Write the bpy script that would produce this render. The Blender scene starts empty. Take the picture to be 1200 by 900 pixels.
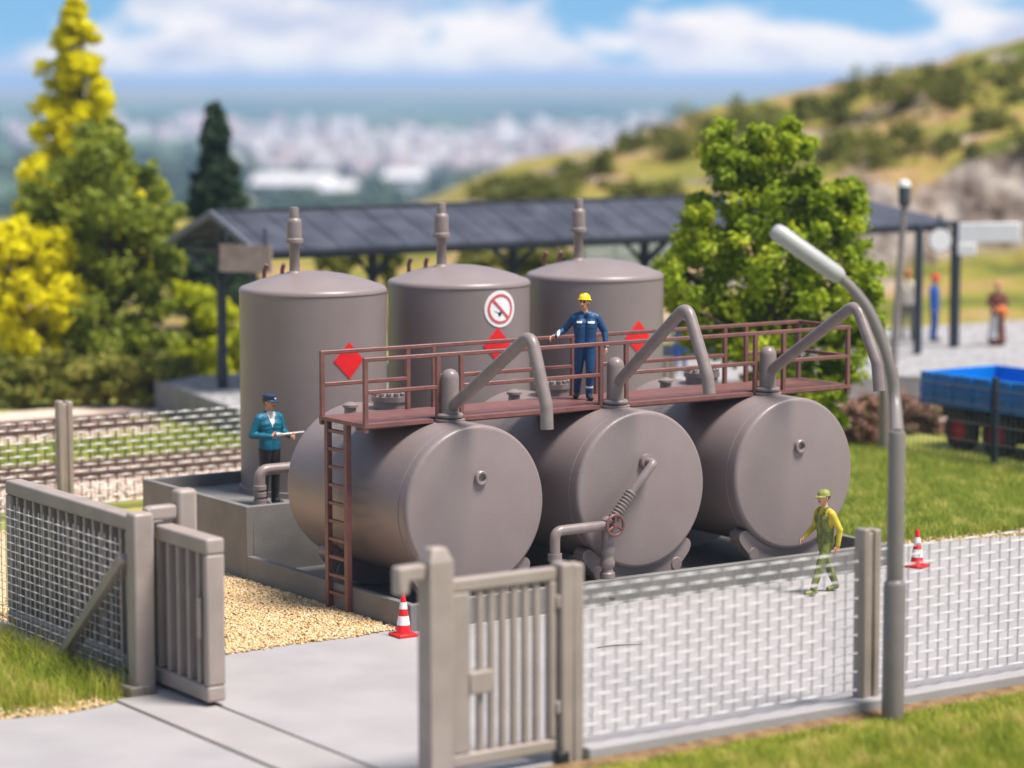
import bpy, bmesh, math, random
import numpy as np
from mathutils import Vector, Matrix, Quaternion
sc = bpy.context.scene
col = sc.collection
PI = math.pi
rad = math.radians
random.seed(7)
RNG = np.random.default_rng(11)

# ------------------------------------------------------------------ camera, sky, sun, exposure
CAM = Vector((-23.1485, -34.9643, 8.4242))
YAW, PITCH = 0.97252, 0.11208
FWD = Vector((math.cos(YAW)*math.cos(PITCH), math.sin(YAW)*math.cos(PITCH), -math.sin(PITCH)))
RGT = Vector((math.sin(YAW), -math.cos(YAW), 0))
UPV = RGT.cross(FWD)
cam_d = bpy.data.cameras.new('camera'); cam = bpy.data.objects.new('camera', cam_d); col.objects.link(cam)
m3 = Matrix((RGT, UPV, -FWD)).transposed()
cam.matrix_world = Matrix.Translation(CAM) @ m3.to_4x4()
cam_d.sensor_width = 36; cam_d.lens = 95.06
cam_d.clip_start = 0.5; cam_d.clip_end = 60000
cam_d.dof.use_dof = True; cam_d.dof.focus_distance = 43.3; cam_d.dof.aperture_fstop = 0.33
sc.camera = cam

SUN_EL, SUN_AZ = rad(65), math.atan2(-0.86, 0.52)      # azimuth of the direction TOWARDS the sun, from +X
sun_dir = Vector((math.cos(SUN_EL)*math.cos(SUN_AZ), math.cos(SUN_EL)*math.sin(SUN_AZ), math.sin(SUN_EL)))
sd = bpy.data.lights.new('sun', 'SUN'); so = bpy.data.objects.new('sun', sd); col.objects.link(so)
sd.energy = 4.9; sd.angle = rad(19); sd.color = (1, 0.93, 0.86)
so.rotation_euler = sun_dir.to_track_quat('Z', 'Y').to_euler()
so.location = (0, -20, 40)

world = bpy.data.worlds.new('World'); sc.world = world; world.use_nodes = True
wn, wl = world.node_tree.nodes, world.node_tree.links
wn.clear()
def N(nodes, t, **kw):
    n = nodes.new(t)
    for k, v in kw.items(): setattr(n, k, v)
    return n
out = N(wn, 'ShaderNodeOutputWorld'); bg = N(wn, 'ShaderNodeBackground'); wl.new(bg.outputs[0], out.inputs[0])
bg.inputs[1].default_value = 0.08
tc = N(wn, 'ShaderNodeTexCoord'); sep = N(wn, 'ShaderNodeSeparateXYZ'); wl.new(tc.outputs['Generated'], sep.inputs[0])
# sky colour is read a little above the true elevation so the low strip keeps a clear blue
mad = N(wn, 'ShaderNodeMath', operation='MULTIPLY_ADD'); wl.new(sep.outputs[2], mad.inputs[0]); mad.inputs[1].default_value = 2.0; mad.inputs[2].default_value = 0.24
cmb = N(wn, 'ShaderNodeCombineXYZ'); wl.new(sep.outputs[0], cmb.inputs[0]); wl.new(sep.outputs[1], cmb.inputs[1]); wl.new(mad.outputs[0], cmb.inputs[2])
sky = N(wn, 'ShaderNodeTexSky'); sky.sky_type = 'NISHITA'; sky.sun_disc = False
sky.sun_elevation = SUN_EL; sky.sun_rotation = PI/2 - SUN_AZ
wl.new(cmb.outputs[0], sky.inputs[0])
mp = N(wn, 'ShaderNodeMapping'); wl.new(tc.outputs['Generated'], mp.inputs[0])
mp.inputs['Scale'].default_value = (15, 15, 36); mp.inputs['Location'].default_value = (3.1, 1.7, 0.4)
cn = N(wn, 'ShaderNodeTexNoise'); cn.inputs['Scale'].default_value = 1.0; cn.inputs['Detail'].default_value = 7; cn.inputs['Roughness'].default_value = 0.52
wl.new(mp.outputs[0], cn.inputs['Vector'])
# more cloud close to the horizon
hm = N(wn, 'ShaderNodeMapRange'); wl.new(sep.outputs[2], hm.inputs[0])
hm.inputs[1].default_value = 0.0; hm.inputs[2].default_value = 0.030; hm.inputs[3].default_value = 0.20; hm.inputs[4].default_value = -0.045
ad = N(wn, 'ShaderNodeMath', operation='ADD'); wl.new(cn.outputs[0], ad.inputs[0]); wl.new(hm.outputs[0], ad.inputs[1])
cr = N(wn, 'ShaderNodeValToRGB'); wl.new(ad.outputs[0], cr.inputs[0])
cr.color_ramp.elements[0].position = 0.465; cr.color_ramp.elements[1].position = 0.535
# grey-blue undersides: a second, coarser noise gives clouds light and dark bodies
cn2 = N(wn, 'ShaderNodeTexNoise'); cn2.inputs['Scale'].default_value = 1.6; cn2.inputs['Detail'].default_value = 5
wl.new(mp.outputs[0], cn2.inputs['Vector'])
cc = N(wn, 'ShaderNodeValToRGB'); wl.new(cn2.outputs[0], cc.inputs[0])
cc.color_ramp.elements[0].position = 0.40; cc.color_ramp.elements[0].color = (5.2, 5.7, 7.2, 1)
cc.color_ramp.elements[1].position = 0.56; cc.color_ramp.elements[1].color = (8.6, 8.3, 8.4, 1)
# cloud bank only in the low part of the sky
lo_ = N(wn, 'ShaderNodeMapRange'); wl.new(sep.outputs[2], lo_.inputs[0]); lo_.inputs[1].default_value = 0.10; lo_.inputs[2].default_value = 0.25; lo_.inputs[3].default_value = 1; lo_.inputs[4].default_value = 0.12
ml = N(wn, 'ShaderNodeMath', operation='MULTIPLY'); wl.new(cr.outputs[0], ml.inputs[0]); wl.new(lo_.outputs[0], ml.inputs[1])
mx = N(wn, 'ShaderNodeMixRGB'); tint = N(wn, 'ShaderNodeMixRGB', blend_type='MULTIPLY'); wl.new(lo_.outputs[0], tint.inputs[0]); wl.new(sky.outputs[0], tint.inputs[1]); tint.inputs[2].default_value = (1.15, 1.6, 1.62, 1)
wl.new(ml.outputs[0], mx.inputs[0]); wl.new(tint.outputs[0], mx.inputs[1]); wl.new(cc.outputs[0], mx.inputs[2])
wl.new(mx.outputs[0], bg.inputs[0])

vs = sc.view_settings
vs.view_transform = 'Standard'; vs.look = 'None'; vs.exposure = 0.58; vs.gamma = 1; vs.use_curve_mapping = False
sc.cycles.use_denoising = True
sc.cycles.max_bounces = 6; sc.cycles.volume_bounces = 1; sc.cycles.transparent_max_bounces = 6

# ------------------------------------------------------------------ materials
MATS = {}
def mat(name, c1, c2=None, rough=0.5, scale=3.0, bump=0.0, bscale=40.0, detail=4, c3=None, metallic=0.0, transl=0.0, stretch=None, pos=(0.38, 0.62), spec=0.5):
    """procedural surface: two or three real colours mixed by noise, fine bump"""
    m = bpy.data.materials.new(name); m.use_nodes = True
    n, l = m.node_tree.nodes, m.node_tree.links
    b = n['Principled BSDF']; b.inputs['Roughness'].default_value = rough; b.inputs['Metallic'].default_value = metallic
    b.inputs['Specular IOR Level'].default_value = spec
    t = n.new('ShaderNodeTexCoord'); v = t.outputs['Object']
    if stretch:
        mm = n.new('ShaderNodeMapping'); mm.inputs['Scale'].default_value = stretch; l.new(v, mm.inputs[0]); v = mm.outputs[0]
    nz = n.new('ShaderNodeTexNoise'); nz.inputs['Scale'].default_value = scale; nz.inputs['Detail'].default_value = detail
    l.new(v, nz.inputs['Vector'])
    r = n.new('ShaderNodeValToRGB'); l.new(nz.outputs[0], r.inputs[0])
    c2 = c2 or tuple(x*0.88 for x in c1)
    r.color_ramp.elements[0].position = pos[0]; r.color_ramp.elements[0].color = (*c1, 1)
    r.color_ramp.elements[1].position = pos[1]; r.color_ramp.elements[1].color = (*c2, 1)
    if c3:
        e = r.color_ramp.elements.new(min(0.99, pos[1]+0.1)); e.color = (*c3, 1)
    l.new(r.outputs[0], b.inputs['Base Color'])
    if bump:
        bz = n.new('ShaderNodeTexNoise'); bz.inputs['Scale'].default_value = bscale; bz.inputs['Detail'].default_value = 3
        l.new(v, bz.inputs['Vector'])
        bp = n.new('ShaderNodeBump'); bp.inputs['Strength'].default_value = bump; bp.inputs['Distance'].default_value = 0.02
        l.new(bz.outputs[0], bp.inputs['Height']); l.new(bp.outputs[0], b.inputs['Normal'])
    if transl:
        tr = n.new('ShaderNodeBsdfTranslucent'); l.new(r.outputs[0], tr.inputs[0])
        ms = n.new('ShaderNodeMixShader'); ms.inputs[0].default_value = transl
        l.new(b.outputs[0], ms.inputs[1]); l.new(tr.outputs[0], ms.inputs[2])
        l.new(ms.outputs[0], n['Material Output'].inputs[0])
    MATS[name] = m
    return m
def leafmat(name, c1, c2, c3, scale=1.2, transl=0.3):
    return mat(name, c1, c2, 0.6, scale, c3=c3, transl=transl, detail=6, pos=(0.36, 0.54), spec=0.25)

M = {}
M['tank'] = mat('tank_paint', (0.235, 0.189, 0.181), (0.218, 0.174, 0.167), 0.38, 1.3, 0.14, 26, detail=6)
M['pipe'] = mat('pipe_paint', (0.23, 0.185, 0.174), (0.20, 0.16, 0.15), 0.38, 6, 0.12, 30)
M['brown'] = mat('rust_brown_plastic', (0.19, 0.078, 0.068), (0.15, 0.062, 0.054), 0.42, 5, 0.15, 40)
M['basin'] = mat('grey_basin', (0.185, 0.177, 0.166), (0.155, 0.148, 0.138), 0.65, 2.0, 0.2, 30, detail=6)
M['fence_post'] = mat('grey_fence_plastic', (0.34, 0.28, 0.245), (0.29, 0.24, 0.205), 0.42, 2.5, 0.15, 24, detail=5)
M['gate'] = mat('grey_gate_plastic', (0.345, 0.285, 0.25), (0.30, 0.248, 0.217), 0.42, 2.2, 0.15, 24, detail=5)
M['mesh_up'] = mat('woven_fence_upright', (0.36, 0.35, 0.35), None, 0.4, 20)
M['mesh'] = mat('woven_fence_wire', (0.66, 0.64, 0.63), (0.58, 0.56, 0.55), 0.35, 20)
M['meshd'] = mat('dark_fence_wire', (0.10, 0.095, 0.09), None, 0.5, 20)
M['yard'] = mat('yard_concrete', (0.335, 0.318, 0.32), (0.295, 0.28, 0.282), 0.7, 0.8, 0.45, 45, detail=10)
M['strip'] = mat('gate_strip_concrete', (0.34, 0.316, 0.31), (0.305, 0.284, 0.28), 0.7, 0.8, 0.2, 60, detail=8)
M['soil'] = mat('brown_soil', (0.13, 0.07, 0.032), (0.22, 0.14, 0.06), 0.9, 5, 0.5, 40)
M['gravel'] = mat('gold_gravel', (0.36, 0.21, 0.085), (0.56, 0.38, 0.17), 0.75, 21, c3=(0.70, 0.57, 0.38), pos=(0.36, 0.50))
M['ballast'] = mat('ballast', (0.58, 0.43, 0.34), (0.70, 0.58, 0.49), 0.85, 8, c3=(0.34, 0.22, 0.17), pos=(0.4, 0.55), bump=0.5, bscale=14)
M['rail'] = mat('rusty_rail', (0.11, 0.055, 0.045), (0.16, 0.09, 0.07), 0.5, 8)
M['sleeper'] = mat('sleeper_wood', (0.40, 0.28, 0.22), (0.48, 0.35, 0.28), 0.8, 5)
M['lampgrey'] = mat('lamp_post_grey', (0.20, 0.175, 0.165), (0.18, 0.158, 0.15), 0.38, 3, 0.08, 30)
M['lamphead'] = mat('lamp_head_grey', (0.38, 0.38, 0.38), (0.35, 0.35, 0.35), 0.4, 5)
M['dark'] = mat('dark_slate', (0.030, 0.034, 0.045), (0.05, 0.055, 0.07), 0.6, 4)
M['navy'] = mat('dark_navy_steel', (0.022, 0.030, 0.048), None, 0.5, 4)
M['roof'] = mat('slate_roof', (0.036, 0.040, 0.058), (0.062, 0.068, 0.092), 0.8, 1.2, 0.4, 6, detail=7, spec=0.25)
M['roofedge'] = mat('roof_edge_grey', (0.12, 0.13, 0.16), None, 0.5, 3)
M['paving'] = mat('platform_gravel', (0.22, 0.215, 0.22), (0.38, 0.37, 0.37), 0.85, 3, 0.5, 20, detail=9, c3=(0.15, 0.14, 0.14), pos=(0.4, 0.56))
M['platwall'] = mat('platform_wall', (0.24, 0.235, 0.24), (0.19, 0.185, 0.19), 0.8, 2, 0.3, 12)
M['board'] = mat('weathered_board', (0.34, 0.27, 0.24), (0.26, 0.20, 0.17), 0.7, 3)
M['white'] = mat('white_paint', (0.80, 0.80, 0.80), (0.76, 0.75, 0.75), 0.4, 5)
M['signwhite'] = mat('sign_white', (0.84, 0.83, 0.82), (0.80, 0.79, 0.78), 0.4, 4)
M['red'] = mat('signal_red', (0.75, 0.012, 0.018), (0.66, 0.01, 0.014), 0.4, 6)
M['signred'] = mat('sign_red', (0.58, 0.09, 0.10), (0.52, 0.08, 0.09), 0.45, 6)
M['black'] = mat('black_rubber', (0.012, 0.012, 0.013), (0.02, 0.02, 0.02), 0.6, 5)
M['blue'] = mat('truck_blue', (0.0, 0.19, 0.60), (0.0, 0.165, 0.52), 0.35, 3)
M['chassis'] = mat('dark_chassis', (0.02, 0.018, 0.018), None, 0.6, 4)
M['rim'] = mat('dark_red_rim', (0.50, 0.025, 0.03), None, 0.5, 4)
M['steel'] = mat('bare_steel', (0.34, 0.32, 0.31), (0.28, 0.26, 0.25), 0.35, 8, metallic=0.2)
M['orange'] = mat('orange_stake', (0.75, 0.35, 0.08), (0.78, 0.62, 0.40), 0.5, 8)
M['bark'] = mat('bark', (0.075, 0.05, 0.035), (0.12, 0.085, 0.06), 0.9, 4, 0.6, 12)
M['twig'] = mat('dry_twig', (0.06, 0.045, 0.035), None, 0.8, 6)
M['skin'] = mat('skin', (0.66, 0.33, 0.20), (0.60, 0.29, 0.17), 0.5, 10)
M['lip'] = mat('lip', (0.45, 0.13, 0.10), None, 0.5, 10)
M['eye'] = mat('eye', (0.03, 0.02, 0.02), None, 0.4, 10)
M['hairbrown'] = mat('brown_hair', (0.06, 0.03, 0.015), (0.1, 0.05, 0.03), 0.6, 30)
M['hairorange'] = mat('ginger_hair', (0.55, 0.16, 0.04), None, 0.6, 30)
M['c_blue'] = mat('blue_coverall', (0.005, 0.058, 0.165), (0.004, 0.045, 0.13), 0.55, 6, 0.3, 30)
M['c_teal'] = mat('teal_jacket', (0.0, 0.125, 0.20), (0.0, 0.095, 0.155), 0.55, 6, 0.3, 30)
M['c_navy'] = mat('navy_cap', (0.01, 0.035, 0.08), None, 0.5, 6)
M['c_black'] = mat('black_trousers', (0.012, 0.011, 0.012), (0.02, 0.018, 0.018), 0.6, 6)
M['c_white'] = mat('white_cloth', (0.78, 0.77, 0.76), None, 0.6, 6)
M['c_green'] = mat('green_overalls', (0.22, 0.25, 0.05), (0.10, 0.125, 0.03), 0.6, 11, 0.3, 30)
M['c_yellow'] = mat('yellow_sleeves', (0.58, 0.46, 0.03), (0.45, 0.36, 0.03), 0.6, 6)
M['c_olive'] = mat('olive_cap', (0.28, 0.30, 0.05), (0.18, 0.2, 0.035), 0.6, 8)
M['helmet'] = mat('yellow_helmet', (0.85, 0.62, 0.0), (0.8, 0.56, 0.0), 0.3, 6)
M['c_beige'] = mat('beige_coat', (0.62, 0.56, 0.48), (0.56, 0.50, 0.42), 0.7, 6)
M['c_grey'] = mat('grey_trousers', (0.16, 0.15, 0.15), None, 0.7, 6)
M['c_brown'] = mat('brown_dress', (0.16, 0.05, 0.03), (0.13, 0.04, 0.025), 0.7, 6)
M['c_royal'] = mat('royal_blue_uniform', (0.0, 0.07, 0.32), None, 0.6, 6)
M['c_orange'] = mat('orange_bag', (0.70, 0.16, 0.03), None, 0.5, 6)
M['lime'] = leafmat('lime_leaf', (0.18, 0.26, 0.012), (0.33, 0.42, 0.018), (0.52, 0.57, 0.035), transl=0.4)
M['green'] = leafmat('green_leaf', (0.15, 0.19, 0.02), (0.25, 0.30, 0.03), (0.38, 0.41, 0.05), transl=0.45)
M['yellow'] = leafmat('yellow_leaf', (0.62, 0.56, 0.004), (0.82, 0.75, 0.004), (0.92, 0.86, 0.008), transl=0.5)
M['yelgreen'] = leafmat('yellow_green_leaf', (0.32, 0.38, 0.01), (0.50, 0.53, 0.012), (0.62, 0.62, 0.015), transl=0.45)
M['conifer'] = leafmat('conifer_needle', (0.018, 0.04, 0.022), (0.03, 0.06, 0.03), (0.05, 0.085, 0.04))
M['hedge'] = leafmat('hedge_leaf', (0.19, 0.21, 0.03), (0.29, 0.29, 0.05), (0.40, 0.36, 0.08), transl=0.4)
M['heather'] = leafmat('heather_flower', (0.16, 0.14, 0.05), (0.36, 0.18, 0.13), (0.58, 0.36, 0.32), scale=4)
M['hillbush'] = leafmat('hill_bush_leaf', (0.12, 0.14, 0.025), (0.19, 0.20, 0.035), (0.27, 0.255, 0.05), transl=0.4)
M['blade'] = leafmat('grass_blade', (0.25, 0.31, 0.035), (0.42, 0.45, 0.06), (0.64, 0.54, 0.17), scale=2.2, transl=0.4)
M['blade2'] = leafmat('meadow_blade', (0.26, 0.33, 0.05), (0.36, 0.42, 0.065), (0.58, 0.54, 0.15), scale=1.8, transl=0.4)

# ------------------------------------------------------------------ mesh helpers
class MB:
    def __init__(s): s.v = []; s.f = []; s.mi = []; s.mats = []
    def m(s, ma):
        if ma not in s.mats: s.mats.append(ma)
        return s.mats.index(ma)
    def add(s, vs, fs, mi=0):
        o = len(s.v); s.v += [tuple(p) for p in vs]; s.f += [tuple(i+o for i in f) for f in fs]; s.mi += [mi]*len(fs); return s
    def box(s, x0, x1, y0, y1, z0, z1, mi=0):
        return s.add([(x0,y0,z0),(x1,y0,z0),(x1,y1,z0),(x0,y1,z0),(x0,y0,z1),(x1,y0,z1),(x1,y1,z1),(x0,y1,z1)],
              [(3,2,1,0),(4,5,6,7),(0,1,5,4),(1,2,6,5),(2,3,7,6),(3,0,4,7)], mi)
    def beam(s, a, b, w, h, mi=0, up=(0,0,1)):
        a, b = Vector(a), Vector(b); d = (b-a).normalized(); r = d.cross(Vector(up))
        if r.length < 1e-4: r = d.cross(Vector((0,1,0)))
        r.normalize(); u = r.cross(d)
        vs = [p + r*x*w/2 + u*y*h/2 for p in (a, b) for x, y in ((-1,-1),(1,-1),(1,1),(-1,1))]
        return s.add(vs, [(3,2,1,0),(4,5,6,7),(0,1,5,4),(1,2,6,5),(2,3,7,6),(3,0,4,7)], mi)
    def tube(s, pts, r, seg=14, mi=0, caps=True):
        """tube along a polyline; r one radius or one per point"""
        P = [Vector(p) for p in pts]; n = len(P); rr = r if isinstance(r, (list, tuple)) else [r]*n
        tang = []
        for i in range(n):
            a = (P[i]-P[i-1]).normalized() if i else None; b = (P[i+1]-P[i]).normalized() if i < n-1 else None
            tang.append((a+b).normalized() if a is not None and b is not None and (a+b).length > 1e-5 else (a if a is not None else b))
        t0 = tang[0]; ref = Vector((0,0,1)) if abs(t0.z) < 0.9 else Vector((1,0,0))
        u = t0.cross(ref).normalized(); vs = []
        for i in range(n):
            if i:
                q = tang[i-1].rotation_difference(tang[i]); u = q @ u
            w = tang[i].cross(u).normalized()
            k = 1.0
            if 0 < i < n-1:
                c = (P[i]-P[i-1]).normalized().dot((P[i+1]-P[i]).normalized()); k = 1/max(0.6, math.sqrt((1+c)/2))
            for j in range(seg):
                a = 2*PI*j/seg; vs.append(P[i] + (u*math.cos(a) + w*math.sin(a))*rr[i]*(k if False else 1))
        fs = [(i*seg+j, i*seg+(j+1)%seg, (i+1)*seg+(j+1)%seg, (i+1)*seg+j) for i in range(n-1) for j in range(seg)]
        if caps: fs += [tuple(range(seg))[::-1], tuple((n-1)*seg+j for j in range(seg))]
        return s.add(vs, fs, mi)
    def lathe(s, prof, c=(0,0,0), axis='Z', seg=32, mi=0):
        """profile (r, h) turned about an axis through c"""
        c = Vector(c); vs = []; fs = []; rings = []
        for r, h in prof:
            if r < 1e-6:
                vs.append(s._ax(0, 0, h, axis)+c); rings.append([len(vs)-1])
            else:
                st = len(vs)
                for j in range(seg):
                    a = 2*PI*j/seg; vs.append(s._ax(r*math.cos(a), r*math.sin(a), h, axis)+c)
                rings.append(list(range(st, st+seg)))
        for A, B in zip(rings[:-1], rings[1:]):
            if len(A) == 1 and len(B) == 1: continue
            for j in range(seg):
                k = (j+1) % seg
                if len(A) == 1: fs.append((A[0], B[k], B[j]))
                elif len(B) == 1: fs.append((A[j], A[k], B[0]))
                else: fs.append((A[j], A[k], B[k], B[j]))
        return s.add(vs, fs, mi)
    @staticmethod
    def _ax(x, y, h, axis):
        if axis == 'Z': return Vector((x, y, h))
        if axis == 'Y': return Vector((y, h, x))
        return Vector((h, x, y))
    def ball(s, c, r, seg=12, rings=8, sc_=(1,1,1), mi=0):
        c = Vector(c); prof = [(math.sin(PI*i/rings)*r, -math.cos(PI*i/rings)*r) for i in range(rings+1)]
        prof[0] = (0, -r); prof[-1] = (0, r); k = len(s.v); s.lathe(prof, (0,0,0), 'Z', seg, mi)
        for i in range(k, len(s.v)):
            x, y, z = s.v[i]; s.v[i] = (x*sc_[0]+c.x, y*sc_[1]+c.y, z*sc_[2]+c.z)
        return s
    def prism(s, poly, y0, y1, plane='XZ', mi=0):
        """closed convex polygon extruded between y0 and y1 (plane XZ) or in x (plane YZ) or in z (XY)"""
        n = len(poly); f = {'XZ': lambda a, b, t: (a, t, b), 'YZ': lambda a, b, t: (t, a, b), 'XY': lambda a, b, t: (a, b, t)}[plane]
        vs = [f(a, b, y0) for a, b in poly] + [f(a, b, y1) for a, b in poly]
        fs = [tuple(range(n))[::-1], tuple(range(n, 2*n))] + [(i, (i+1)%n, n+(i+1)%n, n+i) for i in range(n)]
        return s.add(vs, fs, mi)
    def build(s, name, mats, parent=None, org=None, smooth=True, bevel=0, angle=35, seg=2):
        org = Vector(org) if org is not None else (Vector(parent['_o']) if parent is not None and '_o' in parent else Vector((0,0,0)))
        me = bpy.data.meshes.new(name)
        me.from_pydata([(p[0]-org.x, p[1]-org.y, p[2]-org.z) for p in s.v], [], s.f)
        bm = bmesh.new(); bm.from_mesh(me); bmesh.ops.recalc_face_normals(bm, faces=bm.faces); bm.to_mesh(me); bm.free()
        for ma in (mats if isinstance(mats, (list, tuple)) else [mats]): me.materials.append(ma)
        me.polygons.foreach_set('material_index', s.mi)
        if smooth:
            me.shade_smooth(); me.set_sharp_from_angle(angle=rad(angle))
        o = bpy.data.objects.new(name, me); col.objects.link(o)
        if bevel:
            b = o.modifiers.new('bevel', 'BEVEL'); b.width = bevel; b.segments = seg; b.limit_method = 'ANGLE'; b.angle_limit = rad(40)
        if parent is not None: o.parent = parent; o['_o'] = tuple(org)
        else: o.location = org; o['_o'] = tuple(org)
        return o
def tag(o, label=None, cat=None, group=None, kind=None):
    if label: o['label'] = label
    if cat: o['category'] = cat
    if group: o['group'] = group
    if kind: o['kind'] = kind
    return o
def empty(name, loc, label, cat, group=None):
    o = bpy.data.objects.new(name, None); col.objects.link(o); o.location = loc; o['_o'] = tuple(loc)
    o.empty_display_size = 0.2
    return tag(o, label, cat, group)
def kids(o): return [c for c in bpy.data.objects if c.parent == o]
def copy_tree(o, loc=None, rz=None, label=None, parent=None):
    c = o.copy(); col.objects.link(c)
    if parent is not None: c.parent = parent
    if loc is not None: c.location = loc
    if rz is not None: c.rotation_euler.z = rz
    if label: c['label'] = label
    for ch in kids(o): copy_tree(ch, parent=c)
    return c
def npmesh(name, V, F, mats, mi=None, smooth=False):
    """fast mesh from arrays; F is (n,k)"""
    me = bpy.data.meshes.new(name); n, k = F.shape
    me.vertices.add(len(V)); me.vertices.foreach_set('co', np.ascontiguousarray(V, dtype=np.float32).ravel())
    me.loops.add(n*k); me.loops.foreach_set('vertex_index', np.ascontiguousarray(F, dtype=np.int32).ravel())
    me.polygons.add(n); me.polygons.foreach_set('loop_start', np.arange(0, n*k, k, dtype=np.int32))
    me.polygons.foreach_set('loop_total', np.full(n, k, dtype=np.int32))
    for ma in (mats if isinstance(mats, (list, tuple)) else [mats]): me.materials.append(ma)
    if mi is not None: me.polygons.foreach_set('material_index', np.asarray(mi, dtype=np.int32))
    me.update(calc_edges=True); me.validate()
    if smooth: me.shade_smooth()
    o = bpy.data.objects.new(name, me); col.objects.link(o)
    return o
def seen(x, y, D):
    """a spot on the sight line of photo pixel x, y at depth D (used to lay the place out)"""
    return CAM + (FWD + RGT*((x-600)/3168.8) - UPV*((y-450)/3168.8))*D

# ------------------------------------------------------------------ terrain: one sheet to the horizon
def vnoise(x, y, seed=0):
    xi = np.floor(x).astype(np.int64); yi = np.floor(y).astype(np.int64); fx = x-xi; fy = y-yi
    def h(a, b):
        n = (a*374761393 + b*668265263 + seed*1442695041) & 0x7fffffff
        n = ((n ^ (n >> 13))*1274126177) & 0x7fffffff
        return ((n ^ (n >> 16)) & 0xffff)/65535.0
    sx = fx*fx*(3-2*fx); sy = fy*fy*(3-2*fy)
    return (h(xi, yi)*(1-sx)+h(xi+1, yi)*sx)*(1-sy) + (h(xi, yi+1)*(1-sx)+h(xi+1, yi+1)*sx)*sy
def fbm(x, y, seed=0, oct=4):
    r = 0; a = 0.5
    for i in range(oct): r = r + a*(vnoise(x*2**i, y*2**i, seed+i)-0.5); a *= 0.5
    return r
def sstep(a, b, x):
    t = np.clip((x-a)/(b-a), 0, 1); return t*t*(3-2*t)
RX = np.array([-900, 250, 400, 480, 560, 640, 720, 800, 900, 1000, 1100, 1200, 1400, 1800, 3000])
RZ = np.array([0.2, 0.2, 0.3, 1.0, 2.5, 3.8, 4.9, 6.0, 7.2, 8.3, 9.3, 10.4, 13.0, 16, 18])
def height(u, D):
    """u: metres to the right of the view axis, D: metres ahead of the camera"""
    px = 600 + u/np.maximum(D, 30)*3168.8
    rz = np.interp(px, RX, RZ)
    soft = sstep(90, 150, D)
    cliff = 0.10*sstep(84, 104, D) + 0.50*sstep(111.0, 114.5, D + 5*fbm(u*0.25, D*0.1, 9)) + 0.40*sstep(114, 150, D)
    k = sstep(880, 990, px + 60*fbm(u*0.1, D*0.1, 21))
    prof = soft*(1-k) + cliff*k
    z = rz*prof + sstep(92, 115, D)*(fbm(u*0.09, D*0.06, 3)*2.2 + fbm(u*0.45, D*0.35, 5)*0.8*(0.5+k))*np.clip(rz/4, 0.15, 1.2)
    fall = sstep(155, 420, D)
    z = z*(1-fall) - 40*fall
    edge = sstep(30, 160, np.abs(u) - np.maximum(D, 0)*0.35)        # the hilltop also drops away to the sides
    z = z*(1-edge) - 40*edge*sstep(0, 1, edge)
    z = np.where(D < -60, -40*sstep(-60, -300, D), z)
    far = sstep(3000, 9000, D)
    z = z + far*(18 + 30*fbm(u*0.0006, D*0.00025, 31)*2)
    return z - 0.06
rads = np.concatenate([np.linspace(0.5, 24, 6), np.linspace(28, 88, 16), np.linspace(89, 160, 84), np.geomspace(163, 900, 34), np.geomspace(960, 30000, 40)])
angs = np.concatenate([np.linspace(-13.5, 13.5, 260), np.linspace(14.5, 345.5, 90)])
A, Rr_ = np.meshgrid(np.radians(angs), rads, indexing='ij')
uu = np.sin(A)*Rr_; dd = np.cos(A)*Rr_
zz = height(uu, dd)
fh = np.array([math.cos(YAW), math.sin(YAW)]); rh = np.array([RGT.x, RGT.y])
X = CAM.x + fh[0]*dd + rh[0]*uu; Y = CAM.y + fh[1]*dd + rh[1]*uu
na, nr = A.shape
V = np.stack([X.ravel(), Y.ravel(), zz.ravel()], 1)
idx = np.arange(na*nr).reshape(na, nr)
i0 = idx; i1 = np.roll(idx, -1, axis=0)
F = np.stack([i0[:, :-1].ravel(), i1[:, :-1].ravel(), i1[:, 1:].ravel(), i0[:, 1:].ravel()], 1)[:, ::-1]
V = np.vstack([V, [[CAM.x, CAM.y, -0.06]]])
Dm = dd[:, :-1].ravel()
mi = np.where(Rr_[:, :-1].ravel() < 91, 0, np.where(zz[:, :-1].ravel() < -34, 2, 1))
def ground_mat():
    m = mat('site_grass', (0.20, 0.22, 0.035), (0.30, 0.29, 0.05), 0.9, 0.6, 0.6, 14, detail=8, c3=(0.40, 0.31, 0.11)); return m
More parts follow.
